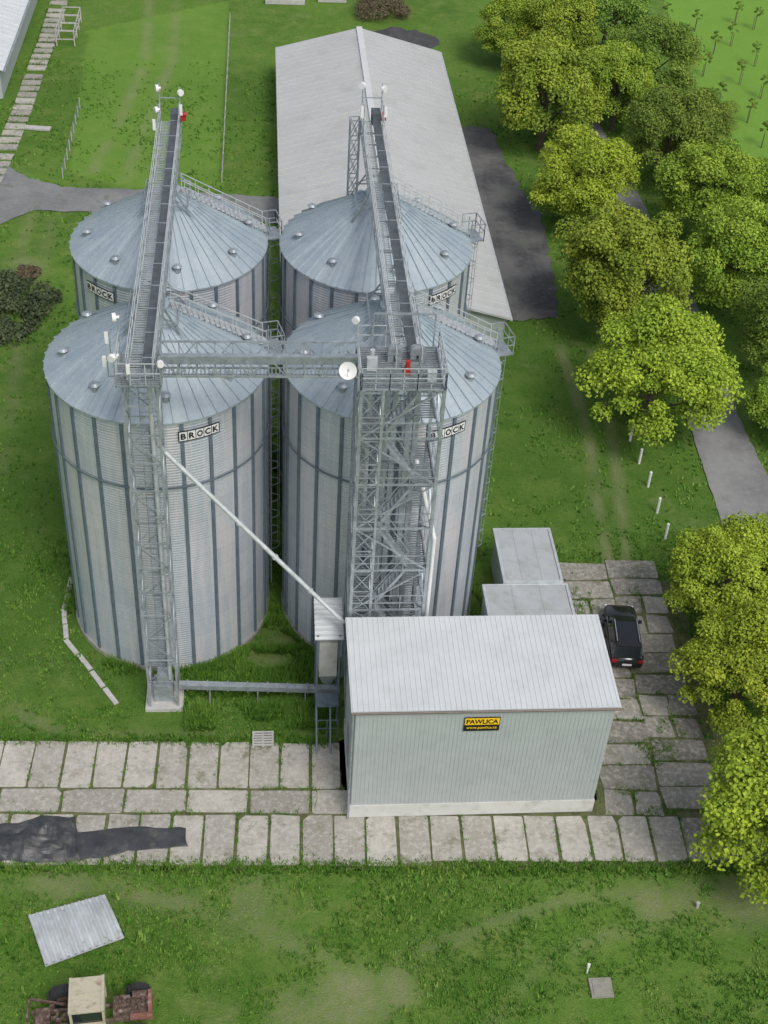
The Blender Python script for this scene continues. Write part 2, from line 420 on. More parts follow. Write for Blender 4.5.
# ------------------------------------------------------------------ silos
def sil_p(r, az, z): return (r*math.cos(az), r*math.sin(az), z)
rise = (ZA-ZE)/(R+.14-.75)
def zroof(r): return ZE+(R+.14-r)*rise
def make_silo():
    t = thing('grain_silo', 'x', 'silo', (0,0,0), local=True)
    b = MB(); b.lathe([(R+.16,-.1),(R+.14,.18),(R-.1,.2)], 72); b.build('foundation', M_FOUND, t)
    b = MB(); b.lathe([(R,.1),(R,ZE)], 96); b.build('wall', M_WALL, t, True)
    b = MB(); b.box(R-.01, R+.09, -.085, .085, .1, ZE-.05); s0 = b.build('stiffener', M_STIFF, t)
    for k in range(1,24):
        s = s0.copy(); C.objects.link(s); s.parent = t; s.rotation_euler.z = k*2*PI/24
        ORG[s.name] = (0,0,0)
    b = MB(); b.lathe([(R+.10,12.6),(R+.16,12.6),(R+.16,12.68),(R+.10,12.68)], 72); b.build('wind_ring', M_STIFF, t)
    b = MB(); b.lathe([(R+.05,ZE-.12),(R+.14,ZE-.1),(R+.14,ZE),(.75,ZA),(.75,ZA+.25),(.0,ZA+.4)], 96)
    for k in range(48):
        a = (k+.5)*2*PI/48
        r0 = R+.16; r1 = .8 if k % 2 == 0 else 1.7
        b.bar(sil_p(r0,a,zroof(r0)+.03), sil_p(r1,a,zroof(r1)+.03), .05, .13)
    rf = b.build('roof', M_ROOF, t)
    for k in range(8):
        az = k*2*PI/8+.15; rr = 4.45; z = zroof(rr)
        b = MB(); b.tube(sil_p(rr,az,z-.1), sil_p(rr,az,z+.28), .16, 12)
        b.tube(sil_p(rr,az,z+.28), sil_p(rr,az,z+.38), .27, 12, .14)
        b.build('vent', M_ZINC, rf)
    az = math.radians(14); b = MB(); d = Vector((math.cos(az),math.sin(az),0)); n = Vector((-d.y,d.x,0))
    pa = Vector(sil_p(.9,az,zroof(.9))); pb = Vector(sil_p(R+.1,az,ZE+.05))
    for sgn in (-1,1): b.rail(pa+n*sgn*.4, pb+n*sgn*.4, .95, .9, .04)
    for k in range(18):
        p = pa+(pb-pa)*(k/17)+Vector((0,0,.12)); b.bar(p-n*.4, p+n*.4, .18, .04)
    b.build('roof_stair', M_ZLIGHT, t)
    b = MB(); rr = R+.35
    e0 = Vector(sil_p(R+.1,az,ZE-.25))
    cs = [e0-n*.7, e0+n*.7, e0+n*.7+d*.85, e0-n*.7+d*.85]
    b.hexa(cs+[c_+Vector((0,0,.07)) for c_ in cs])
    for i in (1,2,3): b.rail(cs[i], cs[(i+1)%4], 1.1, .9, .045)
    b.build('eave_platform', M_ZINC, t)
    b = MB()
    for sg in (-1,1): b.bar(Vector(sil_p(rr,az,.3))+n*.25*sg, Vector(sil_p(rr,az,ZE+.9))+n*.25*sg, .06)
    for k in range(50):
        z = .5+k*.33; b.bar(Vector(sil_p(rr,az,z))-n*.25, Vector(sil_p(rr,az,z))+n*.25, .03)
    for k in range(12):
        z = 3+k*1.15
        pr = [Vector(sil_p(rr,az,z))+n*(.36*math.cos(a))+d*(.55*math.sin(a)) for a in np.linspace(0,PI,7)]
        for i in range(6): b.bar(pr[i], pr[i+1], .035, .035)
    for a in np.linspace(0,PI,4): b.bar(Vector(sil_p(rr,az,3))+n*(.36*math.cos(a))+d*(.55*math.sin(a)), Vector(sil_p(rr,az,ZE-.3))+n*(.36*math.cos(a))+d*(.55*math.sin(a)), .03)
    b.build('caged_ladder', M_ZINC, t)
    def cyl(x, y, r): return (r*math.cos(x/R), r*math.sin(x/R), y)
    def plate(w0, w1, z0, z1, r):
        n_ = 10
        vs = []; fs = []
        for i in range(n_+1):
            x = w0+(w1-w0)*i/n_; vs += [cyl(x,z0,r), cyl(x,z1,r)]
        for i in range(n_): fs.append((2*i,2*i+2,2*i+3,2*i+1))
        return vs, fs
    b = MB(); b.add(*plate(-1.02,1.02,15.34,15.96,R+.12)); sp = b.build('name_plate', M_BLACK, t)
    b = MB()
    for k in range(5): b.add(*plate(-.975+k*.395,-.975+k*.395+.36,15.40,15.90,R+.13))
    b.build('letter_tile', M_WHITE, sp)
    b = MB()
    for k, ch in enumerate('BROCK'):
        vs, fs = text_np(ch, .45, .02); cx = -.975+k*.395+.18
        xm_ = (min(p[0] for p in vs)+max(p[0] for p in vs))/2; ym_ = (min(p[1] for p in vs)+max(p[1] for p in vs))/2
        kx = min(1.0, .29/(max(p[0] for p in vs)-min(p[0] for p in vs)))
        b.add([cyl(cx+(x-xm_)*kx, 15.65+y-ym_, R+.142+z) for x,y,z in vs], fs)
    b.build('lettering', M_BLACK, sp)
    return t, sp
s0, sp0 = make_silo()
info = [(-66,'front left steel silo, behind the slim lattice tower'),(-64,'front right steel silo, directly behind the stair tower'),
        (-131,'rear left steel silo, behind the front left one'),(-50,'rear right steel silo, closest to the long hall')]
silos = []
for i in range(4):
    o = s0 if i == 0 else copy_tree(s0)
    silos.append(o)
for i, o in enumerate(silos):
    o.location = (*SIL[i], 0); o['label'] = info[i][1]; o['group'] = 'corrugated steel grain silos'; o.rotation_euler.z = 0
    for ch in o.children:
        if ch.name.startswith('name_plate'): ch.rotation_euler.z = math.radians(info[i][0])

# ------------------------------------------------------------------ overhead conveyors
def conveyor(X, y0, y1, label):
    t = thing('overhead_conveyor', label, 'conveyor', (X,y0,20.0))
    zd = 20.95; x0, x1 = X-.56, X+.56; cx = X+.26
    b = MB(); b.box(cx-.2, cx+.2, y0+.2, y1-.4, zd+.05, zd+.40)
    for k in range(int((y1-y0)/2)): b.box(cx-.23, cx+.23, y0+1+k*2, y0+1.06+k*2, zd+.03, zd+.45)
    b.build('casing', M_ZINC, t)
    b = MB(); b.box(cx-.205, cx+.205, y0+.25, y1-.45, zd+.405, zd+.43); b.build('belt_cover', M_DARK, t)
    b = MB()
    y = y0
    while y < y1: b.box(x0+.04, X-.03, y, y+.03, zd-.03, zd+.01); y += .2
    b.box(x0,x0+.04,y0,y1,zd-.05,zd+.015); b.box(X-.03,X,y0,y1,zd-.05,zd+.015)
    b.build('walkway', M_ZLIGHT, t)
    for xx in (x0, x1):
        b = MB(); b.rail((xx,y0,zd), (xx,y1,zd), 1.05, 1.3, .035)
        b.build('railing', M_ZLIGHT, t)
    b = MB()
    n = int((y1-y0)/1.5)
    for xx in (x0, x1):
        b.bar((xx,y0,zd-.1),(xx,y1,zd-.1),.07,.1); b.bar((xx,y0,zd-.85),(xx,y1,zd-.85),.06,.06)
        for k in range(n):
            a = y0+(y1-y0)*k/n; c = y0+(y1-y0)*(k+1)/n
            b.bar((xx,a,zd-.85),(xx,a,zd-.1),.045); b.bar((xx,a,zd-.85 if k%2 else zd-.1),(xx,c,zd-.1 if k%2 else zd-.85),.045)
    for k in range(n+1):
        a = y0+(y1-y0)*k/n; b.bar((x0,a,zd-.1),(x1,a,zd-.1),.05); b.bar((x0,a,zd-.85),(x1,a,zd-.85),.045)
    b.build('truss', M_ZINC, t)
    for sy in (SIL[0][1], SIL[2][1]):
        b = MB()
        for dy in (-1.5,1.5):
            for dx in (-1.45,1.45):
                zz = zroof(math.hypot(dx,dy))
                b.bar((X+dx,sy+dy,zz-.05),(X+dx*.38,sy+dy*.8,zd-.8),.09)
            b.bar((X-1.2,sy+dy,19.4),(X+1.2,sy+dy,19.4),.06); b.bar((X-1.2,sy+dy,19.4),(X+.56,sy+dy*.85,20.2),.05); b.bar((X+1.2,sy+dy,19.4),(X-.56,sy+dy*.85,20.2),.05)
        for dx in (-1.2,1.2): b.bar((X+dx,sy-1.5,19.4),(X+dx,sy+1.5,19.4),.06)
        b.build('support_frame', M_ZINC, t)
        b = MB(); b.tube((cx-.15,sy,ZA+.2),(cx,sy,zd+.05),.2,12); b.build('drop_spout', M_ZLIGHT, t)
    b = MB(); b.box(cx-.25,cx+.25,y1-.5,y1+.35,zd-.1,zd+.6); b.build('drive_head', M_DARK, t)
    b = MB(); b.tube((cx+.25,y1-.05,zd+.4),(cx+.65,y1-.05,zd+.4),.13,12); b.box(cx+.3,cx+.6,y1-.2,y1+.1,zd+.05,zd+.28); b.build('motor', M_RED, t)
    b = MB()
    for xx in (x0,x1): b.bar((xx,y1,zd-.85),(xx,y1,zd+1.35),.05); b.bar((xx,y1-1.6,zd),(xx,y1-1.6,zd+1.35),.045); b.bar((xx,y1-1.6,zd+1.35),(xx,y1,zd+1.35),.045)
    b.bar((x0,y1,zd+1.35),(x1,y1,zd+1.35),.05)
    b.build('end_frame', M_ZINC, t)
    return t
conveyor(-5.3, 48.0, 74.0, 'long overhead conveyor with walkway above the two left silos')
conveyor(6.2, 48.6, 74.6, 'long overhead conveyor with walkway above the two right silos')
t = thing('lattice_mast', 'short lattice mast standing at the far end of the right conveyor', 'mast', (5.2,73.95,0))
for x in (4.95,5.5):
    for y in (73.65,74.25): b = MB(); b.bar((x,y,0),(x,y,21.3),.08); b.build('leg', M_ZINC, t)
b = MB(); b.brace(4.95,5.5,73.65,74.25,0,21.3,18,.045); b.build('bracing', M_ZINC, t)

def tower(name, label, x0, x1, y0, y1, z1, n, w, cat='tower', x=True):
    t = thing(name, label, cat, ((x0+x1)/2,(y0+y1)/2,0))
    for xx in (x0,x1):
        for y in (y0,y1):
            b = MB(); b.bar((xx,y,0),(xx,y,z1),w); b.build('leg', M_ZINC, t)
    b = MB(); b.brace(x0,x1,y0,y1,.4,z1,n,w*.5,x); b.build('bracing', M_ZINC, t)
    return t
t = tower('lattice_tower', 'slim lattice tower in front of the front left silo', -6.1,-4.65,48.2,49.65,21.0,13,.11,x=False)
b = MB(); b.box(-6.35,-4.4,47.95,49.95,-.1,.15); b.build('base_slab', M_CONC, t)
b = MB(); y = 47.6
while y < 50: b.box(-6.3,-4.4,y,y+.05,20.85,20.9); y += .16
b.box(-6.33,-6.27,47.6,50.05,20.8,20.91); b.box(-4.43,-4.37,47.6,50.05,20.8,20.91)
b.build('platform', M_GRATE, t)
b = MB(); b.rail((-6.3,47.6,20.92),(-4.4,47.6,20.92),1.1,.7,.04); b.rail((-6.3,47.66,20.92),(-6.3,50,20.92),1.1,.8,.04); b.build('railing', M_ZLIGHT, t)
b = MB()
for x in (-5.6,-5.15): b.bar((x,49.5,.3),(x,49.5,21),.05)
for k in range(60): b.bar((-5.6,49.5,.5+k*.34),(-5.15,49.5,.5+k*.34),.03)
b.build('ladder', M_ZINC, t)
b = MB(); b.box(-5.9,-4.9,48.5,49.4,.16,1.3); b.box(-5.7,-5.1,48.6,49.35,1.3,1.9); b.build('boot', M_ZINC, t)
b = MB(); b.tube((-5.0,48.6,1.8),(-5.0,48.6,20.9),.11,10); b.build('pipe', M_ZLIGHT, t)

t = thing('conveyor_bridge', 'horizontal lattice bridge linking the slim tower to the stair tower', 'bridge', (-.3,49,21))
b = MB()
for y in (48.55,49.75):
    for z in (20.75,21.75): b.bar((-4.5,y,z),(4.0,y,z),.08)
    for k in range(11):
        xa = -4.5+k*8.5/11; xb = xa+8.5/11
        b.bar((xa,y,20.75),(xa,y,21.75),.05); b.bar((xa,y,20.75 if k%2 else 21.75),(xb,y,21.75 if k%2 else 20.75),.045)
for k in range(12):
    xa = -4.5+k*8.5/11; b.bar((xa,48.55,20.75),(xa,49.75,20.75),.06)
b.build('truss', M_ZINC, t)
b = MB(); b.box(-4.5,4.0,49.25,49.6,20.9,21.25); b.build('casing', M_ZINC, t)
b = MB(); x = -4.5
while x < 4: b.box(x,x+.05,48.6,49.15,20.8,20.84); x += .17
b.box(-4.5,4.0,48.6,48.64,20.76,20.85); b.box(-4.5,4.0,49.11,49.15,20.76,20.85)
b.build('walkway', M_GRATE, t)

# stair tower
t = tower('stair_tower', 'tall open stair and elevator tower behind the white roofed shed', 4.05,7.6,46.95,50.2,21.2,8,.15,x=False)
for y in (46.95,50.2):
    b = MB(); b.bar((5.0,y,0),(5.0,y,21.2),.12); b.build('leg', M_ZINC, t)
b = MB(); b.brace(4.05,5.0,46.97,48.2,.4,21,16,.045,True); b.build('ladder_bay', M_ZINC, t)
LV = 8; lh = 20.6/LV
for k in range(1, LV+1):
    z = .4+k*lh
    b = MB()
    y = 48.75
    while y < 50.1: b.box(4.05,7.6,y,y+.06,z-.03,z+.02); y += .18
    xa, xb = (4.05,5.1) if k%2 else (6.7,7.6); y = 47.0
    while y < 48.7: b.box(xa,xb,y,y+.07,z-.03,z+.02); y += .16
    for x in (4.05,xa,xb-.05,7.55): b.box(x,x+.05,47.0 if x in (xa,xb-.05) else 48.75,50.15,z-.08,z-.031)
    b.build('landing', M_GRATE, t)
    b = MB(); b.rail((4.05,46.9,z),(7.6,46.9,z),1.05,1.2,.035); b.rail((7.66,46.95,z),(7.66,50.2,z),1.05,1.1,.035); b.rail((3.99,46.95,z),(3.99,50.2,z),1.05,1.1,.035)
    b.build('railing', M_ZINC, t)
    b = MB(); xa, xb = (6.7,5.1) if k%2 else (5.1,6.7); z0 = z-lh
    for y in (47.25,47.85): b.bar((xa,y,z0),(xb,y,z),.04,.14); b.bar((xa,y,z0+1),(xb,y,z+1),.035)
    for j in range(10):
        f = (j+.5)/10; xc = xa+(xb-xa)*f; b.box(xc-.09, xc+.09, 47.27,47.83, z0+lh*f-.015, z0+lh*f+.01)
    b.build('stair_flight', M_ZINC, t)
for x in (5.3,6.3):
    b = MB(); b.box(x,x+.25,49.0,49.27,.2,21.6); b.box(x+.35,x+.6,49.0,49.27,.2,21.6)
    for k in range(9): b.box(x-.04,x+.64,48.97,49.3,2+k*2.3,2.08+k*2.3)
    b.build('elevator_leg', M_ZINC, t)
    b = MB(); b.box(x-.03,x+.63,48.95,49.32,21.6,21.8)
    n = 9; vs = []
    for yy in (48.95,49.32): vs += [(x+.30+.32*math.cos(PI*i/(n-1)), yy, 21.81+.16*math.sin(PI*i/(n-1))) for i in range(n)]
    fs = [(i,i+1,n+i+1,n+i) for i in range(n-1)]+[tuple(range(n))[::-1], tuple(range(n,2*n))]
    b.add(vs, fs); b.build('elevator_head', M_GRATE, t)
b = MB(); y = 46.95
while y < 50.1: b.box(4.05,7.6,y,y+.07,21.15,21.2); y += .17
b.box(4.05,4.12,46.95,50.2,21.08,21.149); b.box(7.53,7.6,46.95,50.2,21.08,21.149); b.build('top_deck', M_GRATE, t)
for p_, q_ in (((4.05,46.9),(7.6,46.9)),((7.66,46.95),(7.66,50.2)),((3.99,46.95),(3.99,48.5)),((4.05,50.26),(5.3,50.26))):
    b = MB(); b.rail((*p_,21.2),(*q_,21.2),1.1,.6,.035); b.build('top_railing', M_ZLIGHT, t)
b = MB(); b.box(6.0,6.22,48.0,48.5,21.22,21.42); b.tube((6.11,48.25,21.42),(6.11,48.25,21.8),.11,10); b.build('motor', M_RED, t)
b = MB(); b.tube((7.85,47.3,1),(7.85,47.3,12.5),.1,10); b.tube((7.85,47.3,12.5),(6.9,48.8,16),.1,10); b.build('down_pipe', M_WHITE, t)
b = MB(); b.tube((4.6,48.8,22.0),(4.6,48.8,12),.11,10); b.build('dust_pipe', M_ZLIGHT, t)
b = MB(); b.box(4.35,4.8,48.3,48.55,21.22,21.85); b.build('control_cabinet', M_ZLIGHT, t)
b = MB(); b.box(6.9,7.3,47.5,47.75,21.22,21.7); b.build('control_cabinet', M_ZLIGHT, t)
b = MB()
for x in (4.7,7.4): b.bar((x,50.1,21.2),(x,50.1,23.0),.06)
b.bar((4.7,50.1,23.0),(7.4,50.1,23.0),.08); b.bar((4.7,50.1,21.2),(6.0,50.1,23.0),.045)
b.build('hoist_frame', M_ZINC, t)

# inclined grain pipe
b = MB(); b.tube((-4.6,49.3,16.1),(3.75,46.9,7.4),.11,14)
for f in (0.2,.4,.6,.8):
    p = Vector((-4.6,49.3,16.1)).lerp(Vector((3.75,46.9,7.4)), f); d = Vector((8.35,-2.4,-8.7)).normalized(); b.tube(p-d*.06,p+d*.06,.16,14)
b.tube((-4.6,49.3,16.1),(-5.0,48.9,17.2),.11,12)
tag(b.build('grain_pipe', M_ZLIGHT, loc=(-4.6,49.3,16.1), smooth=False), 'long straight pale pipe sloping down from the slim tower to the shed', 'pipe')
t = thing('ground_conveyor', 'low boxed conveyor on short legs from slim tower base to shed', 'conveyor', (-.5,48.6,0))
b = MB(); b.hexa([(-4.6,48.7,.85),(3.8,48.2,.85),(3.8,48.55,.85),(-4.6,49.05,.85),(-4.6,48.7,1.15),(3.8,48.2,1.15),(3.8,48.55,1.15),(-4.6,49.05,1.15)])
for k in range(8):
    x = -4.2+k*1.05; y = 48.68-(x+4.6)*.06; b.box(x,x+.06,y-.03,y+.42,.8,1.2)
b.build('casing', M_ZINC, t)
for x in (-3,-.5,2):
    for yy in (48.35,48.75): b = MB(); b.bar((x,yy,0),(x,yy,.85),.07); b.build('leg', M_ZINC, t)
t = thing('hopper_hut', 'small raised hopper box with ribbed roof at left end of the shed', 'hopper', (3.05,47.4,0))
b = MB()
zr = 6.6
b.hexa([(2.35,46.6,zr-.1),(3.75,46.6,zr-.1),(3.75,48.9,zr+.45),(2.35,48.9,zr+.45),(2.35,46.6,zr-.04),(3.75,46.6,zr-.04),(3.75,48.9,zr+.51),(2.35,48.9,zr+.51)])
for k in range(8):
    y = 46.75+k*.29; z = zr-.02+(y-46.6)*.24; b.box(2.35,3.75,y,y+.1,z-.02,z+.09)
b.build('roof', M_SHROOF, t)
b = MB(); b.box(2.6,3.5,46.9,48.4,3.6,6.0); b.build('box', M_CONC, t)
b = MB(); b.hexa([(2.85,47.3,2.6),(3.25,47.3,2.6),(3.25,47.9,2.6),(2.85,47.9,2.6),(2.6,46.9,3.6),(3.5,46.9,3.6),(3.5,48.4,3.6),(2.6,48.4,3.6)]); b.build('chute', M_ZINC, t)
for x in (2.5,3.6):
    for y in (46.8,48.5): b = MB(); b.bar((x,y,0),(x,y,6.7),.1); b.build('leg', M_STIFF, t)
b = MB(); b.rail((2.5,45.9,0),(3.6,45.9,0),1.4,.5,.05); b.box(2.5,3.6,45.9,46.8,2.4,2.46); b.bar((2.5,44.9,0),(2.5,46.8,2.4),.08,.2); b.bar((3.2,44.9,0),(3.2,46.8,2.4),.08,.2); b.build('steps', M_STIFF, t)

# ------------------------------------------------------------------ front shed
t = thing('machine_shed', 'tall pale grey ribbed shed with a white roof and yellow sign', 'shed', (10,43.7,0))
X0,X1,Y0,Y1 = 4.0,16.0,40.85,46.35; H0,H1 = 7.78,7.98
b = MB()
b.add([(X0,Y0,.95),(X1,Y0,.95),(X1,Y0,H0),(X0,Y0,H0),(X0,Y1,.95),(X1,Y1,.95),(X1,Y1,H1),(X0,Y1,H1)],[(0,1,2,3),(1,5,6,2),(5,4,7,6),(4,0,3,7)])
x = X0+.02
while x < X1-.1: b.box(x,x+.09,Y0-.016,Y0+.01,.98,H0-.02); x += .2
y = Y0+.05
while y < Y1-.1:
    zt = H0+(y-Y0)/(Y1-Y0)*(H1-H0)-.03
    b.box(X0-.02,X0+.01,y,y+.1,.98,zt); b.box(X1-.01,X1+.02,y,y+.1,.98,zt); y += .25
b.build('wall', M_CLAD, t)
b = MB(); b.box(X0-.05,X1+.05,Y0-.06,Y1+.05,.08,.95); b.build('plinth', simple('white_plinth',(.60,.60,.56),.8,0,.05,1,dirt=((.38,.37,.32),.8,1.6)), t)
b = MB(); b.box(X0-.02,X1+.02,Y0-.02,Y1,-.1,.08); b.build('base_gap', M_DARK, t)  # dark strip standing in for the shaded gap under the plinth
b = MB(); ex = .22
def zr_(y): return H0+.04+(y-Y0)/(Y1-Y0)*(H1-H0)
ya, yb = Y0-.14, Y1+.2
b.hexa([(X0-ex,ya,zr_(ya)),(X1+ex,ya,zr_(ya)),(X1+ex,yb,zr_(yb)),(X0-ex,yb,zr_(yb)),(X0-ex,ya,zr_(ya)+.07),(X1+ex,ya,zr_(ya)+.07),(X1+ex,yb,zr_(yb)+.07),(X0-ex,yb,zr_(yb)+.07)])
x = X0-ex+.05
while x < X1+ex-.05:
    b.hexa([(x,ya-.01,zr_(ya)+.06),(x+.06,ya-.01,zr_(ya)+.06),(x+.06,yb,zr_(yb)+.06),(x,yb,zr_(yb)+.06),(x+.015,ya-.01,zr_(ya)+.095),(x+.045,ya-.01,zr_(ya)+.095),(x+.045,yb,zr_(yb)+.095),(x+.015,yb,zr_(yb)+.095)]); x += .25
b.build('roof', M_SHROOF, t)
b = MB(); b.tube((X0-.2,ya-.06,zr_(ya)-.02),(X1+.2,ya-.06,zr_(ya)-.02),.055,10); b.build('gutter', simple('brown_gutter',(.16,.13,.11),.5,.2), t)
b = MB(); b.tube((X0-.12,Y0-.1,.1),(X0-.12,Y0-.1,H0-.1),.05,10); b.build('downpipe', M_ZINC, t)
b = MB(); b.box(X0-.05,X0-.024,43.2,44.3,1.0,3.1); b.build('door', M_GRATE, t)
# sign
sx_ = 9.85; zc = 6.88
b = MB(); b.box(sx_-.83,sx_+.83,Y0-.09,Y0-.05,zc-.53,zc+.38); sg = b.build('sign', M_BLACK, t)
b = MB(); b.box(sx_-.80,sx_+.80,Y0-.10,Y0-.091,zc-.09,zc+.35); b.build('yellow_panel', M_YEL, sg)
def put(s, size, w, z0, yp, mat, name, bold, hh=None):
    vs, fs = text_np(s, size, bold); a = min(p[0] for p in vs); c = max(p[0] for p in vs); a2 = min(p[1] for p in vs); c2 = max(p[1] for p in vs); k = w/(c-a); kh = hh/(c2-a2) if hh else k
    b = MB(); b.add([(sx_+(x-(a+c)/2)*k, yp-z, z0+(y-(a2+c2)/2)*kh) for x,y,z in vs], fs); b.build(name, mat, sg)
put('PAWLICA', .38, 1.48, zc+.13, Y0-.106, M_BLACK, 'lettering', .014, .31)
put('www.pawlica.cz', .23, 1.42, zc-.31, Y0-.095, M_YEL, 'web_lettering', .004, .23)

# annex
t = thing('annex', 'low stepped flat roofed grey annex between the right silo and the car', 'annex', (14.7,55.4,0))
for (x0,x1,y0,y1,h) in ((13.25,16.6,54.6,59.2,2.75),(12.05,16.85,51.5,54.58,2.6)):
    b = MB(); b.box(x0+.12,x1-.12,y0+(.12 if h < 2.7 else 0),y1-(.12 if h > 2.7 else 0),0,h-.16); b.build('wall', M_CLAD, t)
    b = MB(); b.box(x0+.13,x1-.13,y0+.13,y1-.13,h-.15,h)
    for k in (1,2): xx = x0+(x1-x0)*k/3; b.box(xx-.03,xx+.03,y0+.13,y1-.13,h,h+.02)
    rf = b.build('roof', M_FELT, t)
    b = MB(); w_ = .12
    b.box(x0-.03,x1+.03,y0,y0+w_,h-.2,h+.06); b.box(x0-.03,x1+.03,y1-w_,y1,h-.2,h+.06); b.box(x0-.03,x0+w_,y0+w_,y1-w_,h-.2,h+.06); b.box(x1-w_,x1+.03,y0+w_,y1-w_,h-.2,h+.06); b.build('roof_edge', M_ZLIGHT, rf)
    b = MB(); b.box(x1-.119,x1-.09,y0+1,y0+1.9,.1,2.1); b.build('door', M_DARK, t)

# ------------------------------------------------------------------ long hall
t = thing('storage_hall', 'very long storage hall with a pale gabled metal roof', 'hall', (9.35,107,0))
hx0,hx1,hy0,hy1 = 1.5,17.2,82.3,131.5; he,hr = 2.9,5.0; xm = (hx0+hx1)/2
b = MB(); b.add([(hx0,hy0,0),(hx1,hy0,0),(hx1,hy1,0),(hx0,hy1,0),(hx0,hy0,he),(hx1,hy0,he),(hx1,hy1,he),(hx0,hy1,he),(xm,hy0,hr-.05),(xm,hy1,hr-.05)],
                [(0,1,5,8,4),(2,3,7,9,6),(1,2,6,5),(3,0,4,7)]); b.build('wall', M_HWALL, t)
b = MB(); e = .35
for sg_ in (-1,1):
    xe = xm+sg_*(xm-hx0+e)
    zl = he-e*(hr-he)/(xm-hx0)
    pts = [(xm,hy0-e,hr),(xe,hy0-e,zl),(xe,hy1+e,zl),(xm,hy1+e,hr)]
    if sg_ < 0: pts = pts[::-1]
    b.hexa([(p[0],p[1],p[2]) for p in pts]+[(p[0],p[1],p[2]+.1) for p in pts])
    y = hy0-e
    while y < hy1+e:
        b.bar((xm,y+.05,hr+.1),(xe,y+.05,zl+.1),.09,.12); y += 1.0
hroof = b.build('roof', M_HROOF, t)
b = MB(); b.box(xm-.28,xm+.28,hy0-e,hy1+e,hr+.08,hr+.22); b.build('ridge_cap', M_RIDGE, hroof)
b = MB(); b.tube((hx1+.42,hy0-.3,he-.1),(hx1+.42,hy1+.3,he-.1),.09,8); b.build('gutter', M_ZLIGHT, t)
for k in range(5):
    b = MB(); y = 90+k*8; b.box(hx1+.003,hx1+.05,y,y+3.2,.02,2.5); b.build('door', M_HROOF, t)

t = thing('long_barn', 'white roofed barn cut off by the top left corner', 'barn', (-31,145,0))
b = MB(); b.box(-38,-24.6,125,170,0,2.9); b.build('wall', M_CLAD, t)
b = MB(); b.hexa([(-24.2,124.7,2.8),(-24.2,170,2.8),(-31.3,170,4.9),(-31.3,124.7,4.9),(-24.2,124.7,2.9),(-24.2,170,2.9),(-31.3,170,5.0),(-31.3,124.7,5.0)])
b.hexa([(-31.3,124.7,4.9),(-31.3,170,4.9),(-38.4,170,2.8),(-38.4,124.7,2.8),(-31.3,124.7,5.0),(-31.3,170,5.0),(-38.4,170,2.9),(-38.4,124.7,2.9)])
for k in range(40): y = 125+k*1.1; b.bar((-31.3,y,5.03),(-24.2,y,2.93),.1,.08)
b.build('roof', M_SHROOF, t)
b = MB(); b.tube((-24.1,124.8,2.75),(-24.1,170,2.75),.1,8); b.build('gutter', M_ZINC, t)
c0 = P(66,46)
t = thing('steel_rack', 'open pale steel rack standing on grass near the barn', 'rack', c0)
for i in range(2):
    for j in range(4): b = MB(); b.bar((c0.x-.9+i*1.8,c0.y+j*2.2,0),(c0.x-.9+i*1.8,c0.y+j*2.2,1.6),.1); b.build('post', M_CONC, t)
b = MB()
for z in (.7,1.6):
    for i in range(2): b.bar((c0.x-.9+i*1.8,c0.y,z),(c0.x-.9+i*1.8,c0.y+6.6,z),.08)
    for j in range(4): b.bar((c0.x-.9,c0.y+j*2.2,z),(c0.x+.9,c0.y+j*2.2,z),.08)
b.build('rail', M_CONC, t)
c0 = P(38,129); b = MB(); b.hexa([(c0.x-1.2,c0.y-.2,.02),(c0.x+1.1,c0.y-.5,.02),(c0.x+1.2,c0.y+.2,.02),(c0.x-1.1,c0.y+.5,.02),(c0.x-1.2,c0.y-.2,.15),(c0.x+1.1,c0.y-.5,.18),(c0.x+1.2,c0.y+.2,.18),(c0.x-1.1,c0.y+.5,.15)])
tag(b.build('concrete_block', M_CONC, loc=c0), 'pale flat block lying in grass beside the slab path, upper left', 'block')

# ------------------------------------------------------------------ antennas
def drum(loc, base_z, label, face, size):
    x, y, z = loc; t = thing('drum_antenna', label, 'antenna', (x,y,base_z), group='small white antennas on the conveyors')
    b = MB(); b.bar((x,y,base_z),(x,y,z+.3),.05); b.build('pole', M_ZINC, t)
    d = Vector(face).normalized(); p = Vector(loc)+d*.05
    b = MB(); b.tube(p, p+d*.16, size, 16); b.tube(p-d*.14, p, .07, 10); b.build('dish', M_WHITE, t)
def panel(loc, base_z, label, face, h):
    x, y, z = loc; t = thing('panel_antenna', label, 'antenna', (x,y,base_z), group='slim white panel antennas on the conveyors')
    b = MB(); b.bar((x,y,base_z),(x,y,z+h*.6),.045); b.bar((x,y,base_z+.02),(x+.35*(1 if x < -6.5 else 0),y,base_z+.02),.045); b.build('pole', M_ZINC, t)
    d = Vector(face).normalized(); p = Vector(loc)+d*.12
    b = MB(); b.bar(p-Vector((0,0,h/2)), p+Vector((0,0,h/2)), .16, .1); b.bar(p, Vector(loc), .04); b.build('panel', M_WHITE, t)
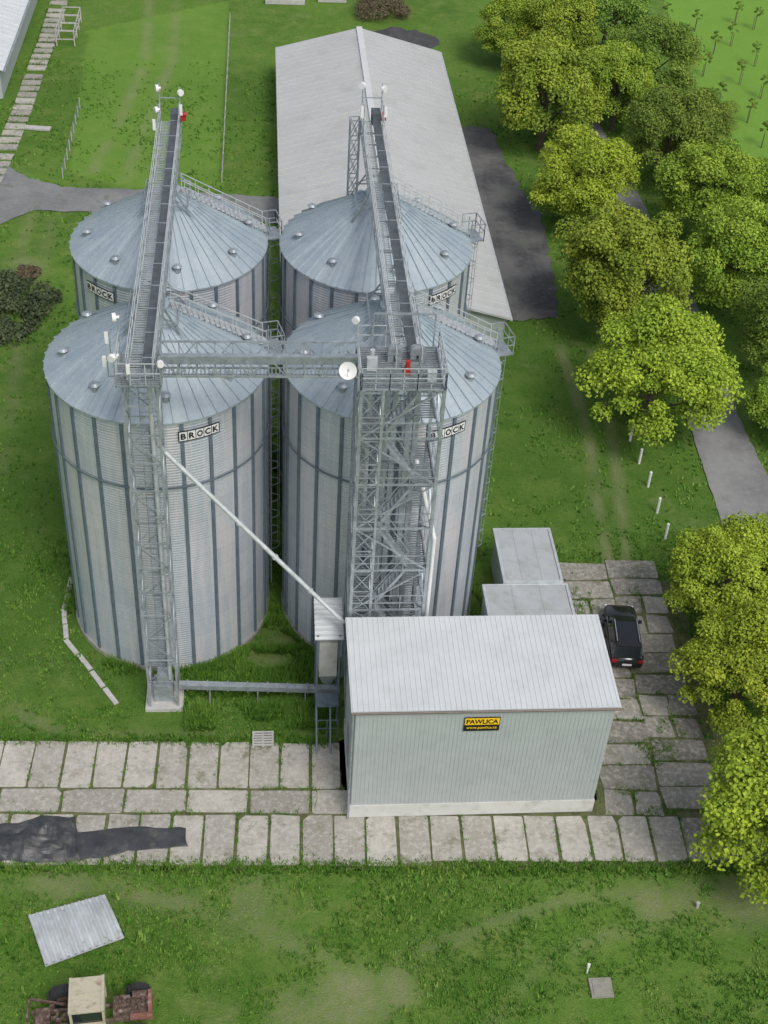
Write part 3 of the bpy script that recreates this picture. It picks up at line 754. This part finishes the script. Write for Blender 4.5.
AN = [((-6.3,47.6,22.4),20.92,'drum antenna on the left front corner of the slim tower',(-.4,-1,-.1),.17),
      ((-4.4,47.6,22.1),20.92,'drum antenna on the right front corner of the slim tower',(.3,-1,0),.15),
      ((-6.3,50.0,22.8),20.92,'taller drum antenna on the rear corner of the slim tower',(-1,-.2,0),.2),
      ((-6.3,48.7,21.7),20.92,'lowest drum antenna, on the left side of the slim tower',(-1,-.8,0),.16),
      ((-5.86,73.9,22.9),20.95,'drum antenna on left rail at far end of left conveyor',(-1,-.3,0),.2),
      ((-5.86,72.4,22.3),20.95,'lower drum antenna two metres nearer on the left conveyor rail',(-1,-.5,0),.17),
      ((-4.74,73.9,22.7),20.95,'drum antenna on right rail at far end of left conveyor',(.6,-1,0),.18),
      ((5.64,74.5,23.1),20.95,'drum antenna on left rail at far end of right conveyor',(-.5,-1,0),.2),
      ((6.76,74.5,22.9),20.95,'drum antenna on right rail at far end of right conveyor',(.8,-.6,0),.2),
      ((4.0,50.3,22.6),21.2,'drum antenna on the rear left corner of the stair tower',(-.6,-1,0),.17)]
for a_ in AN: drum(*a_)
PN = [((-6.65,48.3,21.7),20.9,'panel antenna standing off the left rail of the slim tower, nearer one',(-1,-.4,0),.5),
      ((-6.65,49.6,22.0),20.9,'panel antenna standing off the left rail of the slim tower, rear one',(-1,.2,0),.55),
      ((-5.7,47.5,21.9),20.9,'panel antenna in the middle of the slim tower front rail',(0,-1,0),.45),
      ((-5.86,70.6,22.2),20.95,'panel antenna near the far end of left conveyor, left rail',(-1,0,0),.6),
      ((-4.74,72.6,22.2),20.95,'panel antenna near the far end of left conveyor, right rail',(1,0,0),.6),
      ((5.64,72.6,22.3),20.95,'panel antenna near the far end of right conveyor, left rail',(-1,0,0),.7),
      ((6.76,72.9,22.2),20.95,'panel antenna near the far end of right conveyor, right rail',(1,0,0),.6)]
for a_ in PN: panel(*a_)
dp = Vector((3.45,46.95,22.2))
t = thing('satellite_dish', 'large round white dish on the left edge of the stair tower', 'dish', dp)
b = MB(); d = Vector((-.1,-.8,.35)).normalized(); a_ = d.cross(Vector((0,0,1))).normalized(); c_ = a_.cross(d)
vs = []; fs = []; n = 24
for k, (r, h) in enumerate([(.02,0),(.15,.01),(.28,.05),(.38,.1)]):
    for i in range(n): vs.append(dp+d*(.1+h)+(a_*math.cos(2*PI*i/n)+c_*math.sin(2*PI*i/n))*r)
for k in range(3):
    for i in range(n): fs.append((k*n+i,k*n+(i+1)%n,(k+1)*n+(i+1)%n,(k+1)*n+i))
fs.append(tuple(range(n)))
b.add(vs, fs); b.build('reflector', M_WHITE, t, True)
b = MB(); b.bar(dp-d*.1, dp+d*.12, .08); b.bar(dp-d*.1,(3.99,46.95,21.7),.06); b.build('arm', M_ZINC, t)
b = MB(); b.bar(dp+d*.1-c_*.3, dp+d*.45, .02); b.tube(dp+d*.42,dp+d*.5,.035,8); b.build('feed_horn', M_ZLIGHT, t)

# ------------------------------------------------------------------ car
def ring(w, z0, z1, y, sh_=.12):
    return [(-w*.92,y,z0),(-w,y,z0+.25*(z1-z0)),(-w,y,z1-sh_),(-w+sh_*.8,y,z1),(w-sh_*.8,y,z1),(w,y,z1-sh_),(w,y,z0+.25*(z1-z0)),(w*.92,y,z0)]
def loft(rings):
    b = MB(); vs = [p for r in rings for p in r]; n = len(rings[0]); fs = []
    for k in range(len(rings)-1):
        for i in range(n): fs.append((k*n+i,(k+1)*n+i,(k+1)*n+(i+1)%n,k*n+(i+1)%n))
    fs.append(tuple(range(n))); fs.append(tuple(range((len(rings)-1)*n,len(rings)*n))[::-1])
    b.add(vs, fs); return b
cp = P(623,633,.8)
t = thing('parked_car', 'black parked car on the concrete slabs beside the shed', 'car', (cp.x,cp.y,.05), math.radians(-6), local=True)
body = loft([ring(.74,.45,.75,-2.32),ring(.86,.32,.95,-2.25),ring(.92,.28,1.02,-2.0),ring(.93,.26,1.02,-1),ring(.93,.26,1.0,.8),ring(.92,.26,.98,1.2),ring(.88,.28,.9,1.95),ring(.78,.34,.78,2.22),ring(.6,.4,.66,2.32)])
body.build('body', M_CAR, t, True)
def cab(y, w0, w1, z0, z1): return [(-w0,y,z0),(-w1,y,z1-.05),(-w1+.1,y,z1),(w1-.1,y,z1),(w1,y,z1-.05),(w0,y,z0)]
g_ = loft([cab(-2.18,.84,.80,.98,1.04),cab(-1.85,.85,.72,.98,1.52),cab(-1.2,.86,.73,.98,1.62),cab(0,.86,.72,.98,1.62),cab(.35,.86,.70,.96,1.52),cab(1.15,.84,.76,.92,.99)])
g_.build('window', M_GLASS, t)
b = loft([[(-.68,-1.85,1.54),(-.66,-1.85,1.57),(.66,-1.85,1.57),(.68,-1.85,1.54)],[(-.71,-1.2,1.63),(-.68,-1.2,1.67),(.68,-1.2,1.67),(.71,-1.2,1.63)],[(-.70,.0,1.63),(-.67,.0,1.67),(.67,.0,1.67),(.70,.0,1.63)],[(-.67,.3,1.55),(-.65,.3,1.58),(.65,.3,1.58),(.67,.3,1.55)]])
rfo = b.build('roof', M_CAR, t)
for s_ in (-1,1): b = MB(); b.bar((s_*.62,-1.6,1.72),(s_*.62,.1,1.72),.04); b.build('roof_rail', M_ZINC, rfo)
for s_ in (-1,1):
    for yy in (-1.42,1.4):
        b = MB(); b.tube((s_*.72,yy,.34),(s_*.95,yy,.34),.34,20); wh = b.build('wheel', M_RUB, t)
        b = MB(); b.tube((s_*.94,yy,.34),(s_*.965,yy,.34),.21,14); b.build('rim', M_CHROME, wh)
    b = MB(); b.box(min(s_*.6,s_*.86),max(s_*.6,s_*.86),-2.33,-2.2,.75,.93); b.build('tail_light', M_LAMP, t)
    b = MB(); b.box(min(s_*.5,s_*.8),max(s_*.5,s_*.8),2.12,2.27,.6,.75); b.build('headlight', M_WHITE, t)
    b = MB(); b.box(min(s_*.9,s_*1.08),max(s_*.9,s_*1.08),.62,.78,.95,1.1); b.build('mirror', M_CAR, t)
    b = MB(); b.bar((s_*.85,-1.9,.99),(s_*.85,1.0,.97),.03); b.build('window_trim', M_CHROME, t)
b = MB(); b.box(-.26,.26,-2.345,-2.32,.55,.67); b.build('number_plate', M_WHITE, t)

# ------------------------------------------------------------------ marker posts
for i, (px, py) in enumerate([(630,440),(639,463),(648,486),(657,512),(665,538)]):
    c0 = P(px, py)
    b = MB(); b.tube((c0.x,c0.y,-.1),(c0.x,c0.y,1.15),.09,10); b.tube((c0.x,c0.y,1.15),(c0.x,c0.y,1.2),.09,10,.04)
    tag(b.build('marker_post', M_WHITE, loc=c0), ['marker post farthest from the camera in the row','second farthest marker post of the row of five','middle marker post of the row of five','fourth marker post, second nearest the camera','marker post nearest the camera in the row'][i], 'post', 'white marker posts along the grass')

# ------------------------------------------------------------------ tarp, sheet, small stuff
top = [P(x,y) for x,y in [(-60,832),(0,826),(40,818),(74,816),(80,832),(130,828),(188,829)]]
bot = [P(x,y) for x,y in [(-60,856),(0,860),(40,864),(74,863),(84,862),(130,852),(188,846)]]
nu, nv = 110, 20; vs = []; fs = []
for i in range(nu+1):
    f = i/nu*6; k = min(5,int(f)); r = f-k
    a = top[k].lerp(top[k+1], r); c = bot[k].lerp(bot[k+1], r)
    for j in range(nv+1):
        p = a.lerp(c, j/nv); ed = max(0.0, math.sin(PI*j/nv))**.5
        cr = 1.0 if f < 3.6 else .2
        h = .065+ed*cr*(.35*float(vnoise(p.x,p.y,.8,11))**2+.22*float(vnoise(p.x,p.y,.25,12)))+ed*.02
        vs.append((p.x+(float(vnoise(p.x,p.y,.7,5))-.5)*.25, p.y+(float(vnoise(p.x,p.y,.6,6))-.5)*.3, h))
for i in range(nu):
    for j in range(nv): a = i*(nv+1)+j; fs.append((a,a+nv+1,a+nv+2,a+1))
b = MB(); b.add(vs, fs); tag(b.build('tarpaulin', M_TARP, loc=(-12,40,0)), 'crumpled black tarpaulin lying across the slabs at lower left', 'tarpaulin')
cs = [P(28,916,.12),P(105,895,.12),P(124,937,.12),P(45,966,.12)]
t = thing('metal_panel', 'corrugated pale metal panel lying tilted on the grass', 'panel', cs[3])
nu, nv = 120, 6; vs = []; fs = []
for i in range(nu+1):
    for j in range(nv+1):
        p = cs[0].lerp(cs[1], i/nu).lerp(cs[3].lerp(cs[2], i/nu), j/nv)
        vs.append((p.x,p.y,.14+.09*math.sin(i/nu*2*PI*11)+.15*(math.sin(PI*j/nv))))
for i in range(nu):
    for j in range(nv): a = i*(nv+1)+j; fs.append((a,a+nv+1,a+nv+2,a+1))
b = MB(); b.add(vs, fs); b.build('sheet', simple('bare_zinc_sheet',(.62,.65,.66),.35,.3,.15,1.2,dirt=((.4,.38,.35),.6,2)), t, True)
b = MB()
for k in (0,1): b.bar(cs[0].lerp(cs[3],k)+Vector((0,0,-.02)), cs[1].lerp(cs[2],k)+Vector((0,0,-.02)), .06)
b.build('batten', M_ZLIGHT, t)
c0 = P(263,741); b = MB()
for k in range(6): b.box(c0.x-.55,c0.x+.55,c0.y-.45+k*.17,c0.y-.45+k*.17+.1,.16,.2)
for k in (-.5,0,.5): b.box(c0.x+k-.05,c0.x+k+.05,c0.y-.45,c0.y+.5,0,.155)
tag(b.build('pallet', M_CONC, loc=c0), 'small weathered grey pallet on grass above the slabs', 'pallet')
c0 = P(601,988)
t = thing('manhole', 'square concrete manhole cover set in the lower right grass', 'manhole', c0)
m_dc = simple('mossy_concrete', (.30,.29,.25), .9, 0, .2, 3, .3, 15, dirt=((.15,.16,.08), .9, 3))
b = MB(); b.box(c0.x-.50,c0.x+.50,c0.y-.46,c0.y+.46,-.1,.09); b.build('frame', m_dc, t)
b = MB(); b.box(c0.x-.38,c0.x+.38,c0.y-.35,c0.y+.35,.09,.12); b.tube((c0.x,c0.y,.12),(c0.x,c0.y,.15),.06,8); b.build('cover', m_dc, t)
c0 = P(587,972); b = MB(); b.bar((c0.x,c0.y,-.1),(c0.x,c0.y,.6),.06); b.box(c0.x-.06,c0.x+.06,c0.y-.04,c0.y+.04,.4,.65)
tag(b.build('stake', M_WHITE, loc=c0), 'short pale stake beside the square manhole', 'stake')
c0 = P(697,907); b = MB(); b.tube((c0.x,c0.y,-.05),(c0.x,c0.y,.3),.07,8); b.tube((c0.x,c0.y,.3),(c0.x,c0.y,.34),.09,8); tag(b.build('stump', M_CONC, loc=c0), 'tiny pale stump in the grass near the lower right tree', 'stump')

# derelict tractor
c0 = P(88,1004,1.6)
t = thing('old_tractor', 'derelict rusty tractor with cream cab at the bottom edge', 'tractor', (c0.x,c0.y,0), math.radians(4), local=True)
b = MB(); b.box(-.72,.72,-.8,.8,2.25,2.36); b.box(-.72,-.6,-.8,.8,2.36,2.41); b.box(.6,.72,-.8,.8,2.36,2.41); b.box(-.6,.6,-.05,.05,2.36,2.39); b.build('cab_roof', M_BEIGE, t)
b = MB()
for x in (-.66,.66):
    for y in (-.7,.7): b.bar((x,y,.9),(x,y,2.26),.1)
    b.box(min(x,x*.92),max(x,x*.92),-.7,.7,.8,1.35)
b.box(-.66,.66,-.74,-.68,.8,1.3); b.box(-.66,.66,.68,.74,.8,1.3); b.build('cab', M_BEIGE, t)
b = MB(); b.box(-.6,.6,-.672,-.66,1.32,2.2); b.build('window', M_GLASS, t)
b = MB(); b.box(.60,.615,-.6,.6,1.38,2.2); b.build('window', M_GLASS, t)
b = MB(); b.box(-2.4,2.6,-.4,-.28,.6,.8); b.box(-2.4,2.6,.28,.4,.6,.8)
for k in range(6): b.box(-2.3+k*.9,-2.2+k*.9,-.28,.28,.62,.78)
b.build('chassis', M_RUST, t)
b = MB(); b.box(1.0,1.7,-.35,.4,.8,1.35); b.box(1.7,2.5,-.4,.4,.8,1.2)
for k in range(4): b.tube((1.1+k*.18,.05,1.35),(1.1+k*.18,.05,1.5),.07,8)
b.tube((1.2,-.35,1.45),(1.65,-.35,1.45),.1,10); b.tube((2.1,-.3,1.2),(2.1,-.3,1.75),.06,8); b.tube((1.8,.42,1.25),(2.4,.42,1.25),.17,12)
for k in range(22):
    x = random.uniform(.95,2.4); y = random.uniform(-.45,.45); s1 = random.uniform(.05,.16); z = random.uniform(1.1,1.35); b.box(x,x+s1,y,y+random.uniform(.05,.16),z,z+.06+random.random()*.15)
b.build('engine', M_RUST, t)
b = MB(); b.box(2.45,2.62,-.5,.5,.75,1.45); b.box(1.7,2.45,-.52,-.46,.85,1.3); b.build('radiator', simple('faded_red_paint',(.25,.11,.08),.8,0,.3,4,dirt=((.35,.3,.26),.8,4)), t)
b = MB(); b.box(-2.2,-1.6,-.35,.35,.8,1.05); b.bar((-1.0,-.5,.9),(-2.6,-.9,1.0),.09); b.bar((-1.0,.5,.9),(-2.5,.9,.9),.09); b.bar((-2.6,-.9,1.0),(-2.5,.9,.9),.09)
for k in range(8):
    x = random.uniform(-2.0,-.9); y = random.uniform(-.5,.4); b.box(x,x+.2,y,y+.15,.8,.95+random.random()*.3)
b.build('hitch_frame', M_RUST, t)
for x, r in ((-1.05,.7),(2.0,.5)):
    for y in (-.95,.95):
        b = MB(); b.tube((x,y-.2,r),(x,y+.2,r),r,20)
        for k in range(16):
            a = 2*PI*k/16; b.bar((x+r*math.cos(a),y-.19,r+r*math.sin(a)),(x+r*math.cos(a+.12),y+.19,r+r*math.sin(a+.12)),.06)
        wh = b.build('wheel', M_RUB, t); b = MB(); b.tube((x,y-.22,r),(x,y+.22,r),r*.5,14); b.build('rim', M_RUST, wh)

def fence(label, pa, pb, n, h=1.0):
    a = P(*pa); c = P(*pb); t = thing('wire_fence', label, 'fence', a)
    for i in range(n+1):
        p = a.lerp(c, i/n); b = MB(); b.tube((p.x,p.y,-.1),(p.x,p.y,h),.045,6); b.build('post', M_CONC, t)
    b = MB()
    for z in (.3,.6,.95): b.bar((a.x,a.y,z),(c.x,c.y,z),.018)
    b.build('wire', M_ZINC, t)
fence('wire fence running away from the asphalt road beside the long hall', (222,182), (230,22), 20)
fence('short wire fence crossing the grass at left above the asphalt road', (63,178), (80,108), 8)

# ------------------------------------------------------------------ trees
def crown(seed, mat, Rr=5.0, Hh=5.0, nl=80, per=700, name='crown', s0=.07, s1=.145):
    rg = np.random.default_rng(seed); V = []; T = []
    for l in range(nl):
        d = rg.normal(size=3); d /= np.linalg.norm(d)
        if d[2] < -.75: d[2] *= -.6
        rl = Rr*rg.uniform(.12,.29)
        rad = rg.uniform(.5,1.04)**.6
        az_ = math.atan2(d[1],d[0])
        wob = 1+.08*math.sin(3*az_+seed)+.06*math.sin(5*az_+seed*2)
        c = d*np.array([(Rr-rl*.7)*wob,(Rr-rl*.7)*wob,(Hh-rl*.8)])*rad
        lt = rg.uniform(-.2,.2); n = int(per*(rl/(Rr*.25))**1.7)
        e = rg.normal(size=(n,3)); e /= np.linalg.norm(e,axis=1)[:,None]
        e[:,2] = np.where(e[:,2] < -.4, -e[:,2], e[:,2])
        p = c+e*(rl*rg.uniform(.6,1.2,(n,1)))*np.array([1,1,.8])
        nn = e*.7+rg.normal(size=(n,3))*.5+np.array([0,0,.35]); nn /= np.linalg.norm(nn,axis=1)[:,None]
        nn[:,2] = np.abs(nn[:,2])
        a = np.cross(nn, rg.normal(size=(n,3))); a /= np.linalg.norm(a,axis=1)[:,None]; b = np.cross(nn,a)
        s = rg.uniform(s0,s1,(n,1)); k = rg.uniform(.5,.9,(n,1))
        V.append(np.stack([p-a*s, p-b*s*k, p+a*s, p+b*s*k],1))
        t = np.clip(.5+lt+rg.uniform(-.3,.3,n),0,1); T.append(np.repeat(t,4))
    return mesh_np(name, np.concatenate(V).reshape(-1,3), 4, np.concatenate(T), mat)
def trunk_mesh(seed):
    rd = random.Random(seed); b = MB()
    pts = [Vector((0,0,-.2)),Vector((.1,.05,1.2)),Vector((.0,.15,2.6)),Vector((.15,.1,4.2)),Vector((.1,0,6.2))]
    rs = [.34,.27,.23,.15,.06]
    for i in range(4): b.tube(pts[i],pts[i+1],rs[i],10,rs[i+1],False)
    for k in range(9):
        a = k*2.4+rd.random(); z = 1.6+k*.42; p = Vector((.05,.1,z)); l = rd.uniform(2.2,3.4)
        q_ = p+Vector((math.cos(a)*l*.55,math.sin(a)*l*.55,l*.4)); r_ = q_+Vector((math.cos(a+.3)*l*.5,math.sin(a+.3)*l*.5,l*.3))
        b.tube(p,q_,.12,7,.07,False); b.tube(q_,r_,.07,6,.025,False)
    me = bpy.data.meshes.new('trunk'); me.from_pydata([tuple(v) for v in b.v],[],b.f); me.materials.append(M_BARK)
    me.polygons.foreach_set('use_smooth',[True]*len(me.polygons)); return me
CR = {'b':[crown(11,L_BRIGHT),crown(12,L_BRIGHT),crown(13,L_BRIGHT)], 'm':[crown(21,L_MID),crown(22,L_MID)], 'd':[crown(31,L_DARK,per=560),crown(32,L_DARK,per=560)]}
TR = [trunk_mesh(1),trunk_mesh(2)]
TREES = [(657,372,78,'b','large yellow-green tree standing beside the row of marker posts'),
 (626,272,73,'m','broad green tree just behind the large yellow-green one'),
 (583,178,57,'b','round yellow-green tree at the right edge of the dark asphalt yard'),
 (547,93,61,'m','big tree next to the far half of the long hall roof'),
 (512,28,38,'m','green tree nearest the far end of the long hall'),
 (558,34,47,'m','green tree second from the far end of the hall'),
 (608,18,50,'d','dark tree at the top of the row, third from the hall'),
 (618,86,47,'m','mid green tree behind the big tree by the hall roof'),
 (655,62,49,'d','dark tree at the upper edge of the sapling meadow'),
 (672,138,52,'d','dark green tree between the round yellow-green tree and meadow'),
 (706,120,32,'d','small dark tree touching the sapling meadow'),
 (714,192,57,'m','green tree beyond the lane, below the sapling meadow corner'),
 (740,255,60,'m','green tree at the right edge, above the large yellow-green tree'),
 (784,195,50,'m','green tree cut by the right edge below the meadow'),
 (788,322,58,'d','dark tree cut by the right edge level with the bridge'),
 (790,402,46,'m','green tree cut by the right edge above the visible lane'),
 (728,580,66,'b','yellow-green tree beside the black parked car'),
 (792,565,62,'b','yellow-green tree at right edge behind the one by the car'),
 (748,668,72,'b','yellow-green tree in the middle of the lower right trees'),
 (795,810,106,'b','nearest yellow-green tree in the lower right corner')]
for i, (px,py,rp,k,lab) in enumerate(TREES):
    s = 1.0
    for _ in range(4):
        p = P(px,py,5.0*s); s = rp*dep(p)/F/5.05
    t = thing('leafy_tree', lab, 'tree', (p.x,p.y,0), random.uniform(0,6.28), local=True, group='leafy trees on the right'); t.scale = (s,s,s)
    o = bpy.data.objects.new('trunk', TR[i%2]); C.objects.link(o); o.parent = t
    o = bpy.data.objects.new('crown', CR[k][i%len(CR[k])]); C.objects.link(o); o.parent = t; o.location = (0,0,5.0)
sc_ = crown(41, L_DARK, .6, .8, 10, 40, 'crown', .06, .13)
b = MB(); b.tube((0,0,-.1),(0,0,1.6),.05,6,.03); b.tube((.18,0,-.1),(.18,0,1.3),.03,5)
tm = bpy.data.meshes.new('trunk'); tm.from_pydata([tuple(v) for v in b.v],[],b.f); tm.materials.append(M_BARK)
SAP = [(668,12),(697,18),(738,10),(757,16),(706,62),(721,92),(757,52),(733,32),(716,40),(751,108),(764,84),(690,50),(765,132),(742,70)]
for i, (px,py) in enumerate(SAP):
    c0 = P(px,py,1.5)
    t = thing('sapling', 'young staked tree in the meadow, like its neighbours in the planting', 'sapling', (c0.x,c0.y,0), i*.9, group='saplings in the upper right meadow', local=True)
    o = bpy.data.objects.new('trunk', tm); C.objects.link(o); o.parent = t
    o = bpy.data.objects.new('crown', sc_); C.objects.link(o); o.parent = t; o.location = (0,0,1.9)
def shrub(px, py, rx, h, mat, label, seed, cat='shrub', sc=None):
    c0 = P(px,py,h*.4); me = crown(seed, mat, rx, h, 34, 260, 'shrub', .05, .12)
    o = bpy.data.objects.new('shrub', me); C.objects.link(o); o.location = (c0.x,c0.y,h*.3)
    if sc: o.scale = sc
    tag(o, label, cat)
shrub(8,304,2.6,1.0,L_SHRUB,'dark bramble thicket at the left edge below the asphalt road',51,sc=(1.4,2.2,1))
shrub(382,8,3.6,1.6,L_BROWN,'dry brown bush beyond the far end of the hall',52)
shrub(28,272,1.0,.6,L_BROWN,'low brownish clump just above the bramble thicket',53)
c0 = P(398,40); vs = []; fs = []; n = 30
for i in range(n+1):
    for j in range(n+1):
        x = -4.5+9*i/n; y = -3+6*j/n; r = math.hypot(x/4.5,y/3)
        h = max(-.05,1.5*(1-r))*(.7+.6*float(vnoise(x+50,y+50,1,9))); vs.append((c0.x+x,c0.y+y,h-.05))
for i in range(n):
    for j in range(n): a = i*(n+1)+j; fs.append((a,a+n+1,a+n+2,a+1))
b = MB(); b.add(vs,fs); tag(b.build('gravel_heap', M_HEAP, loc=c0), 'low dark heap at the far end of the long hall', 'heap')
for i,(px,py,w_) in enumerate([(285,3,2.2),(332,1,1.6)]):
    c0 = P(px,py); b = MB(); b.box(c0.x-w_,c0.x+w_,c0.y-.5,c0.y+.5,0,.5); b.box(c0.x-w_*.7,c0.x+w_*.8,c0.y-.3,c0.y+.4,.5,.9)
    tag(b.build('block_stack', M_CONC, loc=c0), ['longer pale block stack at the top edge, left of the hall','shorter pale block stack at the top edge above the hall ridge'][i], 'blocks')

# ------------------------------------------------------------------ grass and weeds
rg = np.random.default_rng(5)
def keep(x, y):
    k = np.ones(len(x), bool)
    for pl in EXC: k &= ~inpoly(x,y,[(p.x,p.y) for p in pl])
    for (a,b_,c,d) in EXR: k &= ~((x>a)&(x<b_)&(y>c)&(y<d))
    for (a,b_) in SIL: k &= (np.hypot(x-a,y-b_) > R+.15)
    uu = (x-O0[0])*math.cos(OU)+(y-O0[1])*math.sin(OU); vv = -(x-O0[0])*math.sin(OU)+(y-O0[1])*math.cos(OU)
    k &= ~((vv>-4.5)&(vv<3.0)&(uu<17)); k &= ~((vv>-4.3)&(vv<-1.5)&(uu<37)); k &= ~((vv>-4.5)&(vv<16)&(uu>30)&(uu<36))
    return k
def tufts(x, y, h0, h1, w, nb=4, seed=1):
    r = np.random.default_rng(seed); n = len(x); V = []; T = []
    tn = vnoise(x,y,1.7,21)*.5+r.uniform(0,.5,n)
    for j in range(nb):
        a = r.uniform(0,2*PI,n); l = r.uniform(.05,.22,n)*(h1/.25); h = r.uniform(h0,h1,n); ww = w*r.uniform(.6,1.3,n)
        bx = x+r.uniform(-.06,.06,n); by = y+r.uniform(-.06,.06,n)
        V.append(np.stack([np.stack([bx-np.sin(a)*ww,by+np.cos(a)*ww,np.full(n,-.05)],1),np.stack([bx+np.sin(a)*ww,by-np.cos(a)*ww,np.full(n,-.05)],1),np.stack([bx+np.cos(a)*l,by+np.sin(a)*l,h],1)],1)); T.append(np.repeat(np.clip(tn+r.uniform(-.15,.15,n),0,1),3))
    return np.concatenate(V).reshape(-1,3), np.concatenate(T)
def field(n, x0,x1,y0,y1, thr, seed):
    r = np.random.default_rng(seed); x = r.uniform(x0,x1,n); y = r.uniform(y0,y1,n)
    d = vnoise(x,y,3.1,31)*.5+vnoise(x,y,.8,32)*.5; k = keep(x,y)&(d+r.uniform(-.15,.15,n) > thr)
    x = x[k]; y = y[k]; wk = wear(x,y) < .25; return x[wk], y[wk]
V = []; T = []
x,y = field(60000,-17,26,29,62,.45,1); v_,t_ = tufts(x,y,.03,.13,.035,4,1); V.append(v_); T.append(t_)
x,y = field(3500,-17,26,29,62,.6,9); v_,t_ = tufts(x,y,.12,.3,.06,6,9); V.append(v_); T.append(t_)
x,y = field(30000,-30,40,62,135,.5,2); v_,t_ = tufts(x,y,.05,.2,.07,3,2); V.append(v_); T.append(t_)
o = bpy.data.objects.new('grass', mesh_np('grass', np.concatenate(V), 3, np.concatenate(T), L_GRASS)); C.objects.link(o); tag(o,'short tufty green grass covering the ground around the silos','grass',kind='stuff')
V = []; T = []
x = rg.uniform(-4.2,3.4,6500); y = rg.uniform(46.6,52.5,6500); d = vnoise(x,y,1.2,41); k = keep(x,y)&(d>.3)&(np.abs(y-48.6)>.35); v_,t_ = tufts(x[k],y[k],.1,.45,.05,4,3); V.append(v_); T.append(t_*.8)
for (sx0, sy0) in SIL:
    th = rg.uniform(0,2*PI,2600); rr_ = R+.2+np.abs(rg.normal(0,.25,2600)); x = sx0+rr_*np.cos(th); y = sy0+rr_*np.sin(th); k = vnoise(x,y,1.3,77) > .3
    v_,t_ = tufts(x[k],y[k],.12,.42,.05,4,7); V.append(v_); T.append(t_*.8)
# grass creeping over the slab yard left of the car and beside the shed
x = rg.uniform(16.2,22.0,5000); y = rg.uniform(40.5,57,5000); d = vnoise(x,y,1.4,91)*.6+vnoise(x,y,.5,92)*.4; k = (d>.62)&((np.abs(x-cp.x)>1.2)|(np.abs(y-cp.y)>2.6)); v_,t_ = tufts(x[k],y[k],.08,.2,.045,4,8); V.append(v_); T.append(t_)
gx = []; gy = []
for (a,b_) in GAPS:
    L = math.hypot(b_[0]-a[0],b_[1]-a[1])
    for _ in range(int(L*12)):
        f = random.random(); X_ = a[0]+(b_[0]-a[0])*f; Y_ = a[1]+(b_[1]-a[1])*f
        if float(vnoise(X_,Y_,1.0,61)) > .42: gx.append(X_+random.gauss(0,.06)); gy.append(Y_+random.gauss(0,.06))
v_,t_ = tufts(np.array(gx),np.array(gy),.07,.2,.035,4,4); V.append(v_); T.append(t_*.8)
uu = rg.uniform(-11,36,8000); vv = np.where(rg.random(8000)<.5, -4.6+rg.normal(0,.22,8000), 3.08+rg.normal(0,.18,8000)); k = (vv<0)|(uu<16.5)
xy = [FR(a,b_) for a,b_ in zip(uu[k],vv[k])]; v_,t_ = tufts(np.array([p[0] for p in xy]),np.array([p[1] for p in xy]),.06,.2,.05,4,6); V.append(v_); T.append(t_)
o = bpy.data.objects.new('weeds', mesh_np('weeds', np.concatenate(V), 3, np.concatenate(T), L_GRASS)); C.objects.link(o); tag(o,'taller weeds between the silo feet and in the slab joints','weeds',kind='stuff')

# ------------------------------------------------------------------ light, camera
w = bpy.data.worlds.new('World'); bpy.context.scene.world = w; w.use_nodes = True
nt = w.node_tree; bg = nt.nodes['Background']
sky = nt.nodes.new('ShaderNodeTexSky'); sky.sky_type = 'NISHITA'; sky.sun_disc = False
sky.sun_elevation = math.radians(52); sky.sun_rotation = math.radians(155); sky.dust_density = 3; sky.air_density = 1
hs = nt.nodes.new('ShaderNodeHueSaturation'); hs.inputs['Saturation'].default_value = .5
nt.links.new(sky.outputs[0], hs.inputs['Color']); nt.links.new(hs.outputs[0], bg.inputs[0]); bg.inputs[1].default_value = .15
sd = bpy.data.lights.new('Sun','SUN'); sd.energy = 1.5; sd.angle = math.radians(20); sd.color = (1,.97,.93)
sd.energy = 1.5
so = bpy.data.objects.new('Sun', sd); C.objects.link(so)
az = math.radians(155); el = math.radians(52)
dv = Vector((math.sin(az)*math.cos(el), math.cos(az)*math.cos(el), math.sin(el)))
so.rotation_euler = dv.to_track_quat('Z','Y').to_euler()
cd = bpy.data.cameras.new('Camera'); cd.sensor_fit = 'VERTICAL'; cd.sensor_height = 24; cd.lens = 24*F/1024; cd.clip_end = 6000
co = bpy.data.objects.new('Camera', cd); C.objects.link(co)
mw = Matrix.Identity(4)
for i in range(3): mw[i][0] = RT[i]; mw[i][1] = UP[i]; mw[i][2] = BK[i]; mw[i][3] = CAM[i]
co.matrix_world = mw
s = bpy.context.scene; s.camera = co
s.view_settings.view_transform = 'Standard'; s.view_settings.look = 'None'; s.view_settings.exposure = 0
